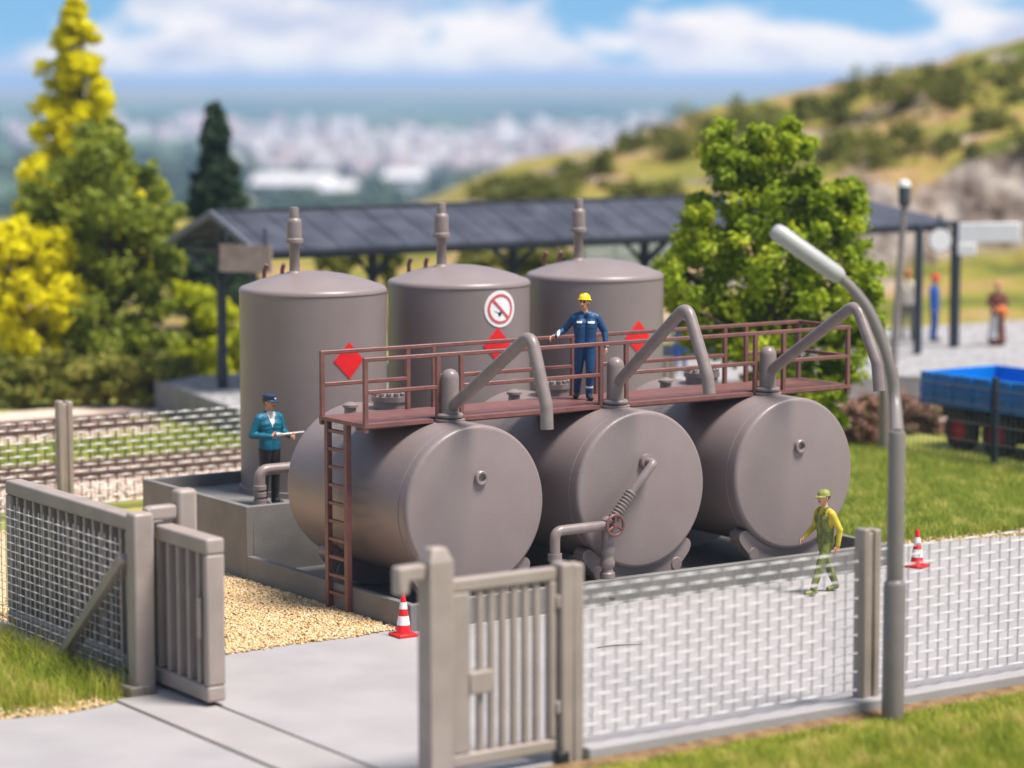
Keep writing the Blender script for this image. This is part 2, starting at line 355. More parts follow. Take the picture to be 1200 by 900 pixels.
def hill_mat():
    m = bpy.data.materials.new('hillside'); m.use_nodes = True; n, l = m.node_tree.nodes, m.node_tree.links
    b = n['Principled BSDF']; b.inputs['Roughness'].default_value = 0.95; b.inputs['Specular IOR Level'].default_value = 0.1
    t = n.new('ShaderNodeTexCoord')
    def noise(s, d=6):
        z = n.new('ShaderNodeTexNoise'); z.inputs['Scale'].default_value = s; z.inputs['Detail'].default_value = d; l.new(t.outputs['Object'], z.inputs['Vector']); return z
    def ramp(src, els):
        r = n.new('ShaderNodeValToRGB'); l.new(src, r.inputs[0])
        r.color_ramp.elements[0].position, r.color_ramp.elements[0].color = els[0][0], (*els[0][1], 1)
        r.color_ramp.elements[1].position, r.color_ramp.elements[1].color = els[-1][0], (*els[-1][1], 1)
        for p, c in els[1:-1]: r.color_ramp.elements.new(p).color = (*c, 1)
        return r
    g = ramp(noise(0.16).outputs[0], [(0.36, (0.10, 0.115, 0.022)), (0.44, (0.19, 0.185, 0.035)), (0.51, (0.27, 0.225, 0.05)), (0.57, (0.31, 0.20, 0.085)), (0.65, (0.36, 0.29, 0.21))])
    rk = ramp(noise(0.7, 9).outputs[0], [(0.36, (0.09, 0.065, 0.05)), (0.48, (0.22, 0.175, 0.145)), (0.62, (0.40, 0.345, 0.30))])
    ge = n.new('ShaderNodeNewGeometry'); sp = n.new('ShaderNodeSeparateXYZ'); l.new(ge.outputs['Normal'], sp.inputs[0])
    sm = n.new('ShaderNodeMapRange'); l.new(sp.outputs[2], sm.inputs[0]); sm.inputs[1].default_value = 0.70; sm.inputs[2].default_value = 0.86; sm.inputs[3].default_value = 1; sm.inputs[4].default_value = 0
    nz = noise(0.12); ms = n.new('ShaderNodeMath'); ms.operation = 'GREATER_THAN'; l.new(nz.outputs[0], ms.inputs[0]); ms.inputs[1].default_value = 0.62
    mxx = n.new('ShaderNodeMath'); mxx.operation = 'MAXIMUM'; l.new(sm.outputs[0], mxx.inputs[0]); l.new(ms.outputs[0], mxx.inputs[1])
    mix = n.new('ShaderNodeMixRGB'); l.new(mxx.outputs[0], mix.inputs[0]); l.new(g.outputs[0], mix.inputs[1]); l.new(rk.outputs[0], mix.inputs[2])
    l.new(mix.outputs[0], b.inputs['Base Color'])
    bp = n.new('ShaderNodeBump'); bp.inputs['Strength'].default_value = 0.9; bp.inputs['Distance'].default_value = 0.5; l.new(noise(1.1, 8).outputs[0], bp.inputs['Height']); l.new(bp.outputs[0], b.inputs['Normal'])
    return m
plain_m = mat('wooded_plain', (0.045, 0.075, 0.05), (0.10, 0.15, 0.07), 0.95, 0.006, c3=(0.20, 0.23, 0.12), detail=9, pos=(0.42, 0.58), spec=0.1)
ground = npmesh('ground', V, F, [ground_mat(), hill_mat(), plain_m], mi, smooth=True)
tag(ground, kind='structure')

# ------------------------------------------------------------------ yard slabs, road, gravel, soil
def slab(name, poly, z0, z1, m_, bevel=0.0, kind='structure'):
    o = MB().prism(poly, z0, z1, 'XY').build(name, m_, smooth=False, bevel=bevel); tag(o, kind=kind); return o
slab('yard', [(-6.17, -8.15), (15.5, -8.15), (15.5, 0.1), (12.6, 0.72), (10.9, 1.1), (9.3, 1.62), (8.2, 1.9), (8.2, 0.2), (-1.2, 0.2), (-1.45, -0.05), (-2.6, -0.18), (-3.6, -0.12), (-4.6, -0.2), (-5.4, -0.35), (-6.17, -0.3)], -0.5, 0.0, M['yard'], 0.015)
slab('gate_threshold', [(-7.20, -16), (-6.23, -16), (-6.23, 5.2), (-6.5, 5.2), (-6.5, -1.95), (-7.20, -1.95)], -0.5, 0.004, M['strip'], 0.015)
slab('road', [(-40, -16), (-7.26, -16), (-7.26, -2.1), (-7.6, -2.22), (-8.1, -2.3), (-8.6, -2.22), (-9.1, -2.1), (-10.5, -1.9), (-40, -1.2)], -0.5, 0.0, M['yard'], 0.015)
slab('road_strip', [(-6.17, -16), (-5.2, -16), (-5.2, -8.9), (-5.0, -8.19), (-6.17, -8.19)], -0.5, 0.0, M['yard'], 0.01)
so2 = MB().prism([(-9.0, -0.3), (-9.0, -0.12), (-8.55, -0.06), (-8.335, 0.03), (-8.335, -0.3)], -4.6, 14, 'YZ').build('soil_edge', M['soil'], smooth=False); tag(so2, kind='structure')
slab('gravel_bed', [(-6.2, -0.33), (-5.4, -0.38), (-4.6, -0.23), (-3.6, -0.15), (-2.6, -0.21), (-1.3, -0.08), (-1.3, 12.0), (-6.2, 12.0)], -0.3, -0.01, M['gravel'])

def pebbles(name, n, region, size, m_, z=0.0):
    """many small faceted stones in one mesh"""
    pts = region(n); n = len(pts)
    base = np.array([(1,0,0),(-1,0,0),(0,1,0),(0,-1,0),(0,0,1),(0,0,-1)], float)
    f = np.array([(0,2,4),(2,1,4),(1,3,4),(3,0,4),(2,0,5),(1,2,5),(3,1,5),(0,3,5)])
    s = size*RNG.uniform(0.6, 1.4, (n, 1, 3)); a = RNG.uniform(0, 2*PI, n)
    B = base[None]*s; tl = RNG.uniform(-0.5, 0.5, n)
    y_ = B[:, :, 1]*np.cos(tl)[:, None]-B[:, :, 2]*np.sin(tl)[:, None]; z_ = B[:, :, 1]*np.sin(tl)[:, None]+B[:, :, 2]*np.cos(tl)[:, None]
    x_ = B[:, :, 0]*np.cos(a)[:, None]-y_*np.sin(a)[:, None]; y_ = B[:, :, 0]*np.sin(a)[:, None]+y_*np.cos(a)[:, None]
    Vv = np.stack([x_+pts[:, 0:1], y_+pts[:, 1:2], z_*0.75+z+RNG.uniform(0, size*0.8, (n, 1))], 2).reshape(-1, 3)
    Ff = (f[None]+(np.arange(n)*6)[:, None, None]).reshape(-1, 3)
    return npmesh(name, Vv, Ff, m_)
def reg_gravel(n):
    p = np.stack([RNG.uniform(-6.1, -1.46, n), RNG.uniform(-0.6, 5.5, n)], 1)
    e = np.interp(p[:, 0], [-6.2, -5.4, -4.6, -3.6, -2.6, -1.3], [-0.33, -0.38, -0.23, -0.15, -0.21, -0.08]) + RNG.normal(0, 0.03, n)
    return p[p[:, 1] > e]
tag(pebbles('gravel', 24000, reg_gravel, 0.031, M['gravel'], 0.0), 'loose golden gravel between the sliding gate and the grey basin', 'gravel', kind='stuff')
def reg_gl(n):
    p = np.stack([RNG.uniform(-11, -7.3, n), RNG.uniform(-2.35, -1.2, n)], 1)
    e = np.interp(p[:, 0], [-11, -9.1, -8.6, -8.1, -7.6, -7.2], [-1.8, -2.05, -2.15, -2.24, -2.16, -2.0]); d = p[:, 1]-e
    return p[(d > 0) & (d < RNG.uniform(0, 0.9, n))]
tag(pebbles('gravel_verge', 2600, reg_gl, 0.03, M['gravel'], -0.03), 'pale gravel along the road edge beside the left grass', 'gravel', kind='stuff')
def reg_gr(n):
    p = np.stack([RNG.uniform(8.9, 16, n), RNG.uniform(-0.2, 2.6, n)], 1)
    e = np.interp(p[:, 0], [8.2, 9.3, 10.9, 12.6, 15.5], [1.95, 1.64, 1.12, 0.74, 0.12]); d = p[:, 1]-e
    return p[(d > 0) & (d < RNG.uniform(0, 1.0, n)*np.interp(p[:, 0], [9, 12], [0.3, 1.2]))]
tag(pebbles('gravel_patch', 5000, reg_gr, 0.034, M['gravel'], -0.03), 'golden gravel between the yard and the grass on the right', 'gravel', kind='stuff')

def blades(name, n, region, h, w, m_, z=-0.06, hmul=None):
    p = region(n); n = len(p)
    a = RNG.uniform(0, 2*PI, n); hh = h*RNG.uniform(0.45, 1.25, n)*(hmul(p) if hmul else 1); lean = RNG.normal(0, 0.38, (n, 2))*hh[:, None]
    ww = w*RNG.uniform(0.7, 1.3, n); dx, dy = np.cos(a)*ww, np.sin(a)*ww
    b0 = np.stack([p[:, 0]-dx, p[:, 1]-dy, np.full(n, z)], 1); b1 = np.stack([p[:, 0]+dx, p[:, 1]+dy, np.full(n, z)], 1)
    mid = np.stack([p[:, 0]+lean[:, 0]*0.35, p[:, 1]+lean[:, 1]*0.35, z+hh*0.6], 1); md = np.stack([dx*0.7, dy*0.7, 0*dx], 1)
    tip = np.stack([p[:, 0]+lean[:, 0], p[:, 1]+lean[:, 1], z+hh*0.95], 1)
    Vv = np.stack([b0, b1, mid+md, mid-md, tip], 1).reshape(-1, 3); o = (np.arange(n)*5)[:, None]
    Ff = np.concatenate([o+np.array([[0, 1, 2]]), o+np.array([[0, 2, 3]]), o+np.array([[3, 2, 4]])], 0)
    return npmesh(name, Vv, Ff, m_)
def reg_front(n):
    p = np.stack([RNG.uniform(-5.2, 9, n), RNG.uniform(-14, -8.36, n)], 1)
    e = -8.40 + 0.12*fbm(p[:, 0]*1.5, p[:, 1]*0+3, 2, 3)*4 + RNG.normal(0, 0.05, n)
    return p[p[:, 1] < e]
tag(blades('front_grass', 110000, reg_front, 0.30, 0.008, M['blade'], hmul=lambda p: np.clip(0.22+(-8.5-p[:, 1])*0.5, 0.22, 1)), 'green and straw coloured grass in front of the woven fence', 'grass', kind='stuff')
def reg_left(n):
    p = np.stack([RNG.uniform(-14, -6.6, n), RNG.uniform(-2.3, 12, n)], 1)
    e = np.interp(p[:, 0], [-14, -10.5, -9.1, -8.6, -8.1, -7.6, -7.2], [-1.5, -1.7, -1.9, -2.05, -2.15, -2.05, -1.9])
    d = p[:, 1]-e
    return p[(d > 0) & (RNG.uniform(0, 1, n) < np.clip(0.15+d*0.9, 0, 1)) & ((p[:, 0] < -6.86) | (RNG.uniform(0, 1, n) < 0.3))]
tag(blades('verge_grass', 85000, reg_left, 0.38, 0.008, M['blade']), 'tall green grass growing against the left fence', 'grass', kind='stuff')
def reg_back(n):
    p = np.stack([RNG.uniform(8.6, 19, n), RNG.uniform(0.2, 12.5, n)], 1)
    e = np.interp(p[:, 0], [8.2, 9.3, 10.9, 12.6, 15.5, 19], [2.1, 1.8, 1.5, 1.35, 0.9, 0.6]) + RNG.normal(0, 0.12, n)
    return p[p[:, 1] > e]
tag(blades('lawn', 120000, reg_back, 0.25, 0.011, M['blade2']), 'lawn behind the yard on the right', 'grass', kind='stuff')
def reg_tuft(n):
    p = np.stack([RNG.normal(-4.75, 0.16, n), RNG.normal(0.55, 0.25, n)], 1); return p
tag(blades('grass_tuft', 500, reg_tuft, 0.34, 0.012, M['blade'], 0.0), 'small green grass tuft growing in the gravel behind the sliding gate', 'grass', kind='stuff')
def reg_strip(n):
    return np.stack([RNG.uniform(-14, 16, n), RNG.uniform(19.2, 22.6, n)], 1)
tag(blades('track_grass', 13000, reg_strip, 0.3, 0.03, M['blade2']), 'green grass strip between the two railway tracks', 'grass', kind='stuff')

# ------------------------------------------------------------------ tanks
R, L, S, HZ = 1.3, 3.75, 3.2545, 1.757
def arc(cx, cy, r, a0, a1, n):
    return [(cx+r*math.cos(rad(a0+(a1-a0)*i/n)), cy+r*math.sin(rad(a0+(a1-a0)*i/n))) for i in range(n+1)]
def swing_pipe_points(x, k):
    P = [[(0.0, 0.70, 3.26), (0.0, -1.51, 4.60), (0.0, -1.92, 3.56), (0.0, -1.94, 3.20)],
         [(0.0, 0.72, 3.42), (0.0, -1.16, 4.86), (0.0, -1.70, 3.79), (0.0, -1.75, 3.50)],
         [(0.0, 0.70, 3.44), (0.0, -1.50, 4.76), (0.0, -2.04, 3.83), (0.0, -2.10, 3.37)]][k]
    Q = [Vector((x, p[1], p[2])) for p in P]
    def rnd(a, b, c, d, n):
        u = (a-b).normalized()*d; w = (c-b).normalized()*d
        return [((b+u)*(1-t)**2 + b*2*t*(1-t) + (b+w)*t*t) for t in [i/n for i in range(n+1)]]
    return [Q[0]] + rnd(Q[0], Q[1], Q[2], 0.22, 6) + rnd(Q[1], Q[2], Q[3], 0.06, 3) + [Q[3]]
HL = ['grey horizontal storage tank beside the ladder, with a plain ringed front',
      'middle grey horizontal storage tank, its front carrying a bent pipe',
      'grey horizontal storage tank farthest from the ladder, behind the worker in green overalls']
for k in range(3):
    x = k*S
    t = empty('storage_tank', (x, L/2, 0.12), HL[k], 'storage tank', 'horizontal storage tanks')
    prof = [(0, L+0.16)] + [(1.0*math.sin(rad(a)), L+0.02+0.14*math.cos(rad(a))) for a in (25, 45, 62, 75)]
    prof += [(R-0.10+0.10*math.cos(rad(a)), L-0.10+0.10*math.sin(rad(a))) for a in (75, 50, 25, 0)]
    prof += [(R, 0.24), (R-0.013, 0.233), (R-0.013, 0.217), (R, 0.21), (R, 0.09)]
    prof += [(R-0.07+0.07*math.cos(rad(a)), 0.07-0.075*math.sin(rad(a))) for a in (0, 20, 40, 60, 80, 90)]
    prof += [(1.0, -0.035), (0.7, -0.075), (0.35, -0.097), (0, -0.105)]
    MB().lathe([(r, y) for r, y in prof], (x, 0, HZ), 'Y', 128).build('shell', M['tank'], t, angle=50)
    # ringed port on the front
    pr_ = [(0.062, -0.09), (0.062, -0.135), (0.07, -0.155), (0.10, -0.16), (0.115, -0.145), (0.115, -0.06)]
    b = MB().lathe(pr_, (x+0.02, 0, HZ+0.48), 'Y', 32)
    b.lathe([(0.065, -0.105), (0, -0.105)], (x+0.02, 0, HZ+0.48), 'Y', 32)
    b.build('port', M['tank'], t)
    # saddles
    for y0 in (0.10, 2.75):
        s_ = MB(); n = 20
        inn = [(x+(R+0.003)*math.cos(rad(a)), HZ+(R+0.003)*math.sin(rad(a))) for a in np.linspace(-46, -134, n+1)]
        outp = []
        for a in np.linspace(-46, -134, n+1):
            ro = 1.54+0.10*min(1, (46-abs(a+90))/22)
            outp.append((x+ro*math.cos(rad(a)), max(0.12, HZ+ro*math.sin(rad(a)))))
        for i in range(n):
            q = [inn[i], inn[i+1], outp[i+1], outp[i]]
            s_.add([(p[0], y, p[1]) for y in (y0, y0+0.28) for p in q], [(0,1,2,3),(7,6,5,4),(0,4,5,1),(1,5,6,2),(2,6,7,3),(3,7,4,0)])
        for sx in (-1, 1):
            s_.lathe([(0, -0.02), (0.10, -0.02), (0.115, 0.0), (0.115, 0.02)], (x+sx*0.80, y0, 0.44), 'Y', 20)
            s_.lathe([(0, 0.004), (0.115, 0.004), (0.12, 0.01), (0.12, 0.27), (0.115, 0.276), (0, 0.276)], (x+sx*1.425*math.cos(rad(46)), y0, HZ-1.425*math.sin(rad(46))), 'Y', 20)
        s_.build('saddle', M['tank'], t)
    # standpipe with domed top and flange
    st = MB().lathe([(0.145, 3.0), (0.145, 3.72)] + [(0.145*math.cos(rad(a)), 3.735+0.145*math.sin(rad(a))) for a in (15, 35, 55, 75)] + [(0, 3.88)], (x, 0.74, 0), 'Z', 32)
    st.lathe([(0.15, 3.10), (0.19, 3.10), (0.215, 3.125), (0.215, 3.15), (0.19, 3.175), (0.15, 3.18)], (x, 0.74, 0), 'Z', 32)
    st.lathe([(0.15, 3.02), (0.24, 3.03), (0.24, 3.08), (0.15, 3.10)], (x, 0.74, 0), 'Z', 32)
    sp_ = st.build('standpipe', M['pipe'], t)
    MB().tube(swing_pipe_points(x, k), 0.098, 18).build('loading_arm', M['pipe'], sp_, angle=60)
    # bolted manhole and small vent knob behind the walkway
    mh = MB().lathe([(0, 3.27), (0.27, 3.27), (0.32, 3.25), (0.32, 3.17), (0.29, 3.16), (0.29, 2.9)], (x+0.12, 2.72, 0), 'Z', 32)
    mho = mh.build('manhole', M['pipe'], t)
    bl = MB()
    for j in range(14):
        a = 2*PI*j/14; bl.lathe([(0.042, 3.24), (0.042, 3.31), (0.03, 3.325), (0, 3.325)], (x+0.12+0.275*math.cos(a), 2.72+0.275*math.sin(a), 0), 'Z', 8)
    bl.build('bolts', M['steel'] if False else M['pipe'], mho)
    MB().lathe([(0.10, 2.9), (0.10, 3.08), (0.13, 3.09), (0.13, 3.13), (0.06, 3.17), (0, 3.18)], (x-0.55, 2.9, 0), 'Z', 20).build('vent_knob', M['pipe'], t)

# vertical tanks
VX, VS, VY, RV, ZR, ZA = 1.2506, 3.1388, 7.198, 1.325, 4.646, 5.003
VL = ['upright grey tank behind the man in the teal jacket', 'upright grey tank marked with the round no smoking sign', 'upright grey tank behind the worker in the yellow helmet, next to the tree']
def on_cyl(cx, s, z, off):
    a = -PI/2 + s/RV; return (cx+(RV+off)*math.cos(a), VY+(RV+off)*math.sin(a), z)
def cyl_disc(mb, cx, s0, zc, r0, r1, off, seg=40, mi=0):
    """ring (or disc when r0 = 0) bent onto the tank wall"""
    vs, fs = [], []
    nr_ = 5
    for i in range(nr_+1):
        r = r0+(r1-r0)*i/nr_
        for j in range(seg):
            a = 2*PI*j/seg; vs.append(on_cyl(cx, s0+r*math.cos(a), zc+r*math.sin(a), off))
    for j in range(seg):
        a = 2*PI*j/seg; vs.append(on_cyl(cx, s0+r1*math.cos(a), zc+r1*math.sin(a), 0.0))
    for i in range(nr_+1):
        for j in range(seg): fs.append((i*seg+j, i*seg+(j+1)%seg, (i+1)*seg+(j+1)%seg, (i+1)*seg+j))
    mb.add(vs, fs, mi)
def cyl_quad(mb, cx, pts, off, n=8, mi=0):
    """quad patch (four (s, z) corners) bent onto the wall with rim thickness"""
    g = []
    for i in range(n+1):
        for j in range(n+1):
            u, w = i/n, j/n
            s = (pts[0][0]*(1-u)+pts[1][0]*u)*(1-w)+(pts[3][0]*(1-u)+pts[2][0]*u)*w
            z = (pts[0][1]*(1-u)+pts[1][1]*u)*(1-w)+(pts[3][1]*(1-u)+pts[2][1]*u)*w
            g.append((s, z))
    m_ = n+1; vs = [on_cyl(cx, s, z, off) for s, z in g]; fs = [(i*m_+j, (i+1)*m_+j, (i+1)*m_+j+1, i*m_+j+1) for i in range(n) for j in range(n)]
    ring = [i*m_ for i in range(m_)] + [n*m_+j for j in range(1, m_)] + [i*m_+n for i in range(n-1, -1, -1)] + [j for j in range(n-1, 0, -1)]
    o = len(vs); vs += [on_cyl(cx, *g[i], 0.0) for i in ring]
    fs += [(ring[i], ring[(i+1)%len(ring)], o+(i+1)%len(ring), o+i) for i in range(len(ring))]
    mb.add(vs, fs, mi)
for k in range(3):
    x = VX+k*VS
    t = empty('upright_tank', (x, VY, 1.05), VL[k], 'upright tank', 'upright storage tanks')
    prof = [(RV+0.03, 1.05), (RV+0.03, 1.15), (RV, 1.16), (RV, ZR-0.02), (RV+0.012, ZR-0.01)]
    prof += [(RV-0.10+0.112*math.cos(rad(a)), ZR+0.10*math.sin(rad(a))) for a in (0, 20, 40, 60, 78)]
    prof += [(RV*q, ZR+0.10+0.255*(1-q*q)/(1-0.82)*0.18+0.0) for q in (0.88,)]
    prof = prof[:-1] + [(r*RV, ZR+0.10+(ZA-ZR-0.10)*(1-(r/0.93)**2)) for r in (0.90, 0.8, 0.65, 0.45, 0.25)] + [(0, ZA)]
    MB().lathe(prof, (x, VY, 0), 'Z', 128).build('shell', M['tank'], t, angle=50)
    vx, vy, z0 = x-0.30, VY+0.13, 4.93
    pv = [(0.15, z0), (0.14, z0+0.05), (0.095, z0+0.08), (0.092, z0+0.55), (0.115, z0+0.57), (0.16, z0+0.59), (0.16, z0+0.65), (0.135, z0+0.67), (0.135, z0+0.95), (0.125, z0+1.0), (0.085, z0+1.03), (0.085, z0+1.18), (0.075, z0+1.22), (0, z0+1.23)]
    vm = MB().lathe(pv, (vx, vy, 0), 'Z', 28)
    vm.build('vent_pipe', M['pipe'], t, angle=50)
    # rear ladder: stiles and rungs, tops stick up past the roof edge
    la = MB(); ax = PI/2; 
    for da in (-0.13, 0.13):
        a = ax+da; px_, py_ = x+(RV+0.14)*math.cos(a), VY+(RV+0.14)*math.sin(a)
        la.tube([(px_, py_, 1.1), (px_, py_, 4.93), (px_-0.08*math.cos(a), py_-0.08*math.sin(a), 5.05)], 0.04, 8)
    for j in range(13):
        z = 1.3+j*0.29; p = [(x+(RV+0.14)*math.cos(ax+d), VY+(RV+0.14)*math.sin(ax+d), z) for d in (-0.13, 0.13)]; la.tube(p, 0.025, 6)
    la.build('ladder', M['brown'], t)
    # red warning diamond on the wall facing the yard
    zc = (3.50, 3.60, 3.57)[k]; s0 = (-0.04, -0.02, 0.06)[k]; h = 0.30
    d = MB(); cyl_quad(d, x, [(s0-h, zc), (s0, zc-h*1.08), (s0+h, zc), (s0, zc+h*1.08)], 0.012)
    d.build('warning_diamond', M['red'], t, smooth=False)
    if k == 1:
        sg = MB(); cyl_disc(sg, x, 0.04, 4.26, 0.0, 0.335, 0.012); so_ = sg.build('no_smoking_sign', M['signwhite'], t, angle=20)
        rg = MB(); cyl_disc(rg, x, 0.04, 4.26, 0.225, 0.275, 0.018); rg.build('ban_ring', M['signred'], so_, angle=20)
        br = MB(); q = 0.707
        cyl_quad(br, x, [(0.04-0.245*q-0.016, 4.26+0.245*q-0.016), (0.04+0.245*q-0.016, 4.26-0.245*q-0.016), (0.04+0.245*q+0.016, 4.26-0.245*q+0.016), (0.04-0.245*q+0.016, 4.26+0.245*q+0.016)], 0.022); br.build('ban_bar', M['signred'], so_, smooth=False)
        cg = MB(); cyl_quad(cg, x, [(-0.02, 4.20), (0.0, 4.125), (0.055, 4.155), (0.055, 4.205)], 0.020); cyl_quad(cg, x, [(-0.10, 4.235), (-0.085, 4.22), (-0.015, 4.185), (-0.03, 4.20)], 0.017)
        cg.build('cigarette_mark', M['black'], so_, smooth=False)

# ------------------------------------------------------------------ basin
bx0, bx1, by0, byk, byb = -1.449, 8.385, -0.368, 4.827, 8.72
hk, hw, wt = 0.417, 1.259, 0.13
bs = empty('containment_basin', ((bx0+bx1)/2, 4.0, 0), 'grey concrete tray holding the six tanks, low kerb in front and raised rear', 'basin')
kb = MB().box(bx0, bx0+wt, by0, byk, -0.1, hk).box(bx1-wt, bx1, by0, byk, -0.1, hk).box(bx0+wt, bx1-wt, by0, by0+wt, -0.1, hk)
kb.build('kerb', M['basin'], bs, bevel=0.012)
MB().box(bx0+wt, bx1-wt, by0+wt, byk, -0.1, 0.12).build('tray_floor', M['basin'], bs)
rw = MB().box(bx0, bx0+wt, byk, byb, -0.1, hw).box(bx1-wt, bx1, byk, byb, -0.1, hw).box(bx0+wt, bx1-wt, byk, byk+wt, -0.1, hw).box(bx0+wt, bx1-wt, byb-wt, byb, -0.1, hw)
rw.build('raised_wall', M['basin'], bs, bevel=0.012)
MB().box(bx0+wt, bx1-wt, byk+wt, byb-wt, 0.4, 1.05).build('raised_floor', M['basin'], bs)

# bent overflow pipe on the raised tray in front of the teal man
def rounded(P, d=0.12, n=5):
    P = [Vector(p) for p in P]; o_ = [P[0]]
    for a, b, c in zip(P[:-2], P[1:-1], P[2:]):
        u = (a-b).normalized()*d; w = (c-b).normalized()*d
        o_ += [((b+u)*(1-t)**2 + b*2*t*(1-t) + (b+w)*t*t) for t in [i/n for i in range(n+1)]]
    return o_ + [P[-1]]
op = empty('overflow_pipe', (-0.58, 5.6, 1.05), 'grey bent pipe standing on the raised tray before the man in teal', 'pipe')
ob = MB().tube(rounded([(-0.90, 5.35, 1.05), (-0.90, 5.35, 1.78), (0.45, 5.35, 1.78), (0.45, 5.35, 1.05)], 0.16), 0.095, 18)
ob.build('pipe_bend', M['pipe'], op, angle=60)
oc = MB()
for z in (1.12, 1.24, 1.36, 1.48): oc.lathe([(0.09, z-0.045), (0.115, z-0.035), (0.115, z+0.035), (0.09, z+0.045)], (-0.90, 5.35, 0), 'Z', 20)
oc.build('collar', M['pipe'], op)

# ------------------------------------------------------------------ valve pipework in front of the middle tank
vp = empty('valve_pipework', (2.32, -0.18, 0.12), 'grey filling pipe with corrugated hose and red brown valve wheel before the middle tank', 'pipework')
yv = -0.22
vb = MB().tube(rounded([(S+0.0, -0.05, 2.24), (S+0.0, -0.32, 2.24), (2.80, -0.30, 1.78)], 0.08), 0.072, 16)
vb.lathe([(0.13, -0.10), (0.13, -0.17), (0.10, -0.18), (0.07, -0.18)], (S, 0, 2.24), 'Y', 24)
vb.build('inlet_pipe', M['pipe'], vp, angle=60)
hs = []; rr = []
a0, a1 = Vector((2.82, -0.30, 1.80)), Vector((2.47, -0.28, 1.38)); nrib = 9
for i in range(nrib*4+1):
    hs.append(a0.lerp(a1, i/(nrib*4))); rr.append(0.072 + 0.026*(0.5-0.5*math.cos(2*PI*i/4)))
MB().tube(hs, rr, 16).build('corrugated_hose', M['pipe'], vp, angle=60)
vd = MB().lathe([(0.0, 0.12), (0.17, 0.12), (0.17, 0.17), (0.10, 0.19), (0.10, 0.40), (0.125, 0.42), (0.125, 0.5), (0.095, 0.53), (0.09, 0.58), (0.12, 0.62), (0.125, 0.68), (0.10, 0.74), (0.095, 0.80), (0.115, 0.83), (0.115, 0.92), (0.10, 0.95), (0.10, 1.38), (0.06, 1.42), (0, 1.43)], (2.40, yv, 0), 'Z', 24)
vd.build('valve_body', M['pipe'], vp, angle=40)
ob = MB().tube(rounded([(2.40, yv, 1.28), (1.36, yv, 1.28), (1.36, yv, 0.12)], 0.14), 0.085, 16)
ob.lathe([(0.085, 0.80), (0.115, 0.80), (0.115, 0.92), (0.085, 0.92)], (1.36, yv, 0), 'Z', 20)
ob.lathe([(0.085, 0.12), (0.15, 0.12), (0.15, 0.17), (0.085, 0.18)], (1.36, yv, 0), 'Z', 20)
ob.build('outlet_pipe', M['pipe'], vp, angle=60)
wc = (2.42, -0.40, 1.30)
tor = [(0.165+0.026*math.cos(2*PI*j/8), 0.026*math.sin(2*PI*j/8)) for j in range(9)]
wh = MB().lathe(tor, wc, 'Y', 36)
for j in range(3):
    a = PI/2 + 2*PI*j/3; wh.tube([wc, (wc[0]+0.155*math.cos(a), wc[1], wc[2]+0.155*math.sin(a))], 0.022, 8)
wh.lathe([(0, -0.035), (0.045, -0.03), (0.045, 0.16), (0, 0.16)], wc, 'Y', 16)
wh.build('valve_wheel', M['brown'], vp, angle=60)

# ------------------------------------------------------------------ catwalk
cx0, cx1, cy0, cy1, cz_ = -1.55, 8.45, 0.78, 2.20, 3.09
cw = empty('catwalk', (3.4, 1.5, 3.06), 'red brown steel walkway with railings across the three horizontal tanks', 'catwalk')
dk = MB()
npl = 46
for k_, (xa, xb) in enumerate([(cx0, -0.28), (-0.28, 0.28), (0.28, S-0.28), (S-0.28, S+0.28), (S+0.28, 2*S-0.28), (2*S-0.28, 2*S+0.28), (2*S+0.28, cx1)]):
    ya = cy0 if k_ % 2 == 0 else cy0+0.22
    dk.box(xa, xb, ya, cy1, cz_-0.06, cz_)
dk.box(cx0+0.001, cx1-0.001, cy1-0.05, cy1-0.001, cz_-0.12, cz_-0.06).box(cx0+0.001, cx1-0.001, cy0+0.25, cy0+0.3, cz_-0.12, cz_-0.06)
dk.build('deck', M['brown'], cw, smooth=False)
fx = [-1.51, -0.17, 0.27, 3.02, 3.54, 6.30, 6.93, 8.40]; bxs = [-1.51, 0.1, 0.6, 3.4, 3.9, 6.70, 7.18, 8.40]
def post(x, y): MB().box(x-0.036, x+0.036, y-0.034, y+0.034, cz_-0.14, cz_+0.985).build('railing_post', M['brown'], cw, bevel=0.008)
for x in fx: post(x, cy0+0.05)
for x in bxs: post(x, cy1-0.04)
def hrail(a, b, z, r=0.033): MB().beam((a[0], a[1], z), (b[0], b[1], z), 0.072, 0.066).build('handrail', M['brown'], cw, bevel=0.012)
hrail((cx0, cy0+0.05), (cx1, cy0+0.05), cz_+1.01); hrail((cx0, cy1-0.04), (cx1, cy1-0.04), cz_+1.012)
hrail((cx1-0.04, cy0+0.08), (cx1-0.04, cy1-0.07), cz_+1.007)
for a, b in ((0, 1), (2, 3), (4, 5), (6, 7)):
    hrail((fx[a]+0.03, cy0+0.05), (fx[b]-0.03, cy0+0.05), cz_+0.5); hrail((bxs[a]+0.03, cy1-0.04), (bxs[b]-0.03, cy1-0.04), cz_+0.5)
hrail((cx1-0.04, cy0+0.08), (cx1-0.04, cy1-0.07), cz_+0.5)
ld = MB(); lx = cx0+0.06; lya, lyb = 1.42, 2.02
for y in (lya, lyb): ld.box(lx-0.045, lx+0.045, y-0.05, y+0.05, 0.0, cz_-0.06)
for j in range(10): ld.box(lx-0.035, lx+0.035, lya+0.05, lyb-0.05, 0.24+j*0.29, 0.24+j*0.29+0.055)
ld.build('ladder', M['brown'], cw, bevel=0.006)

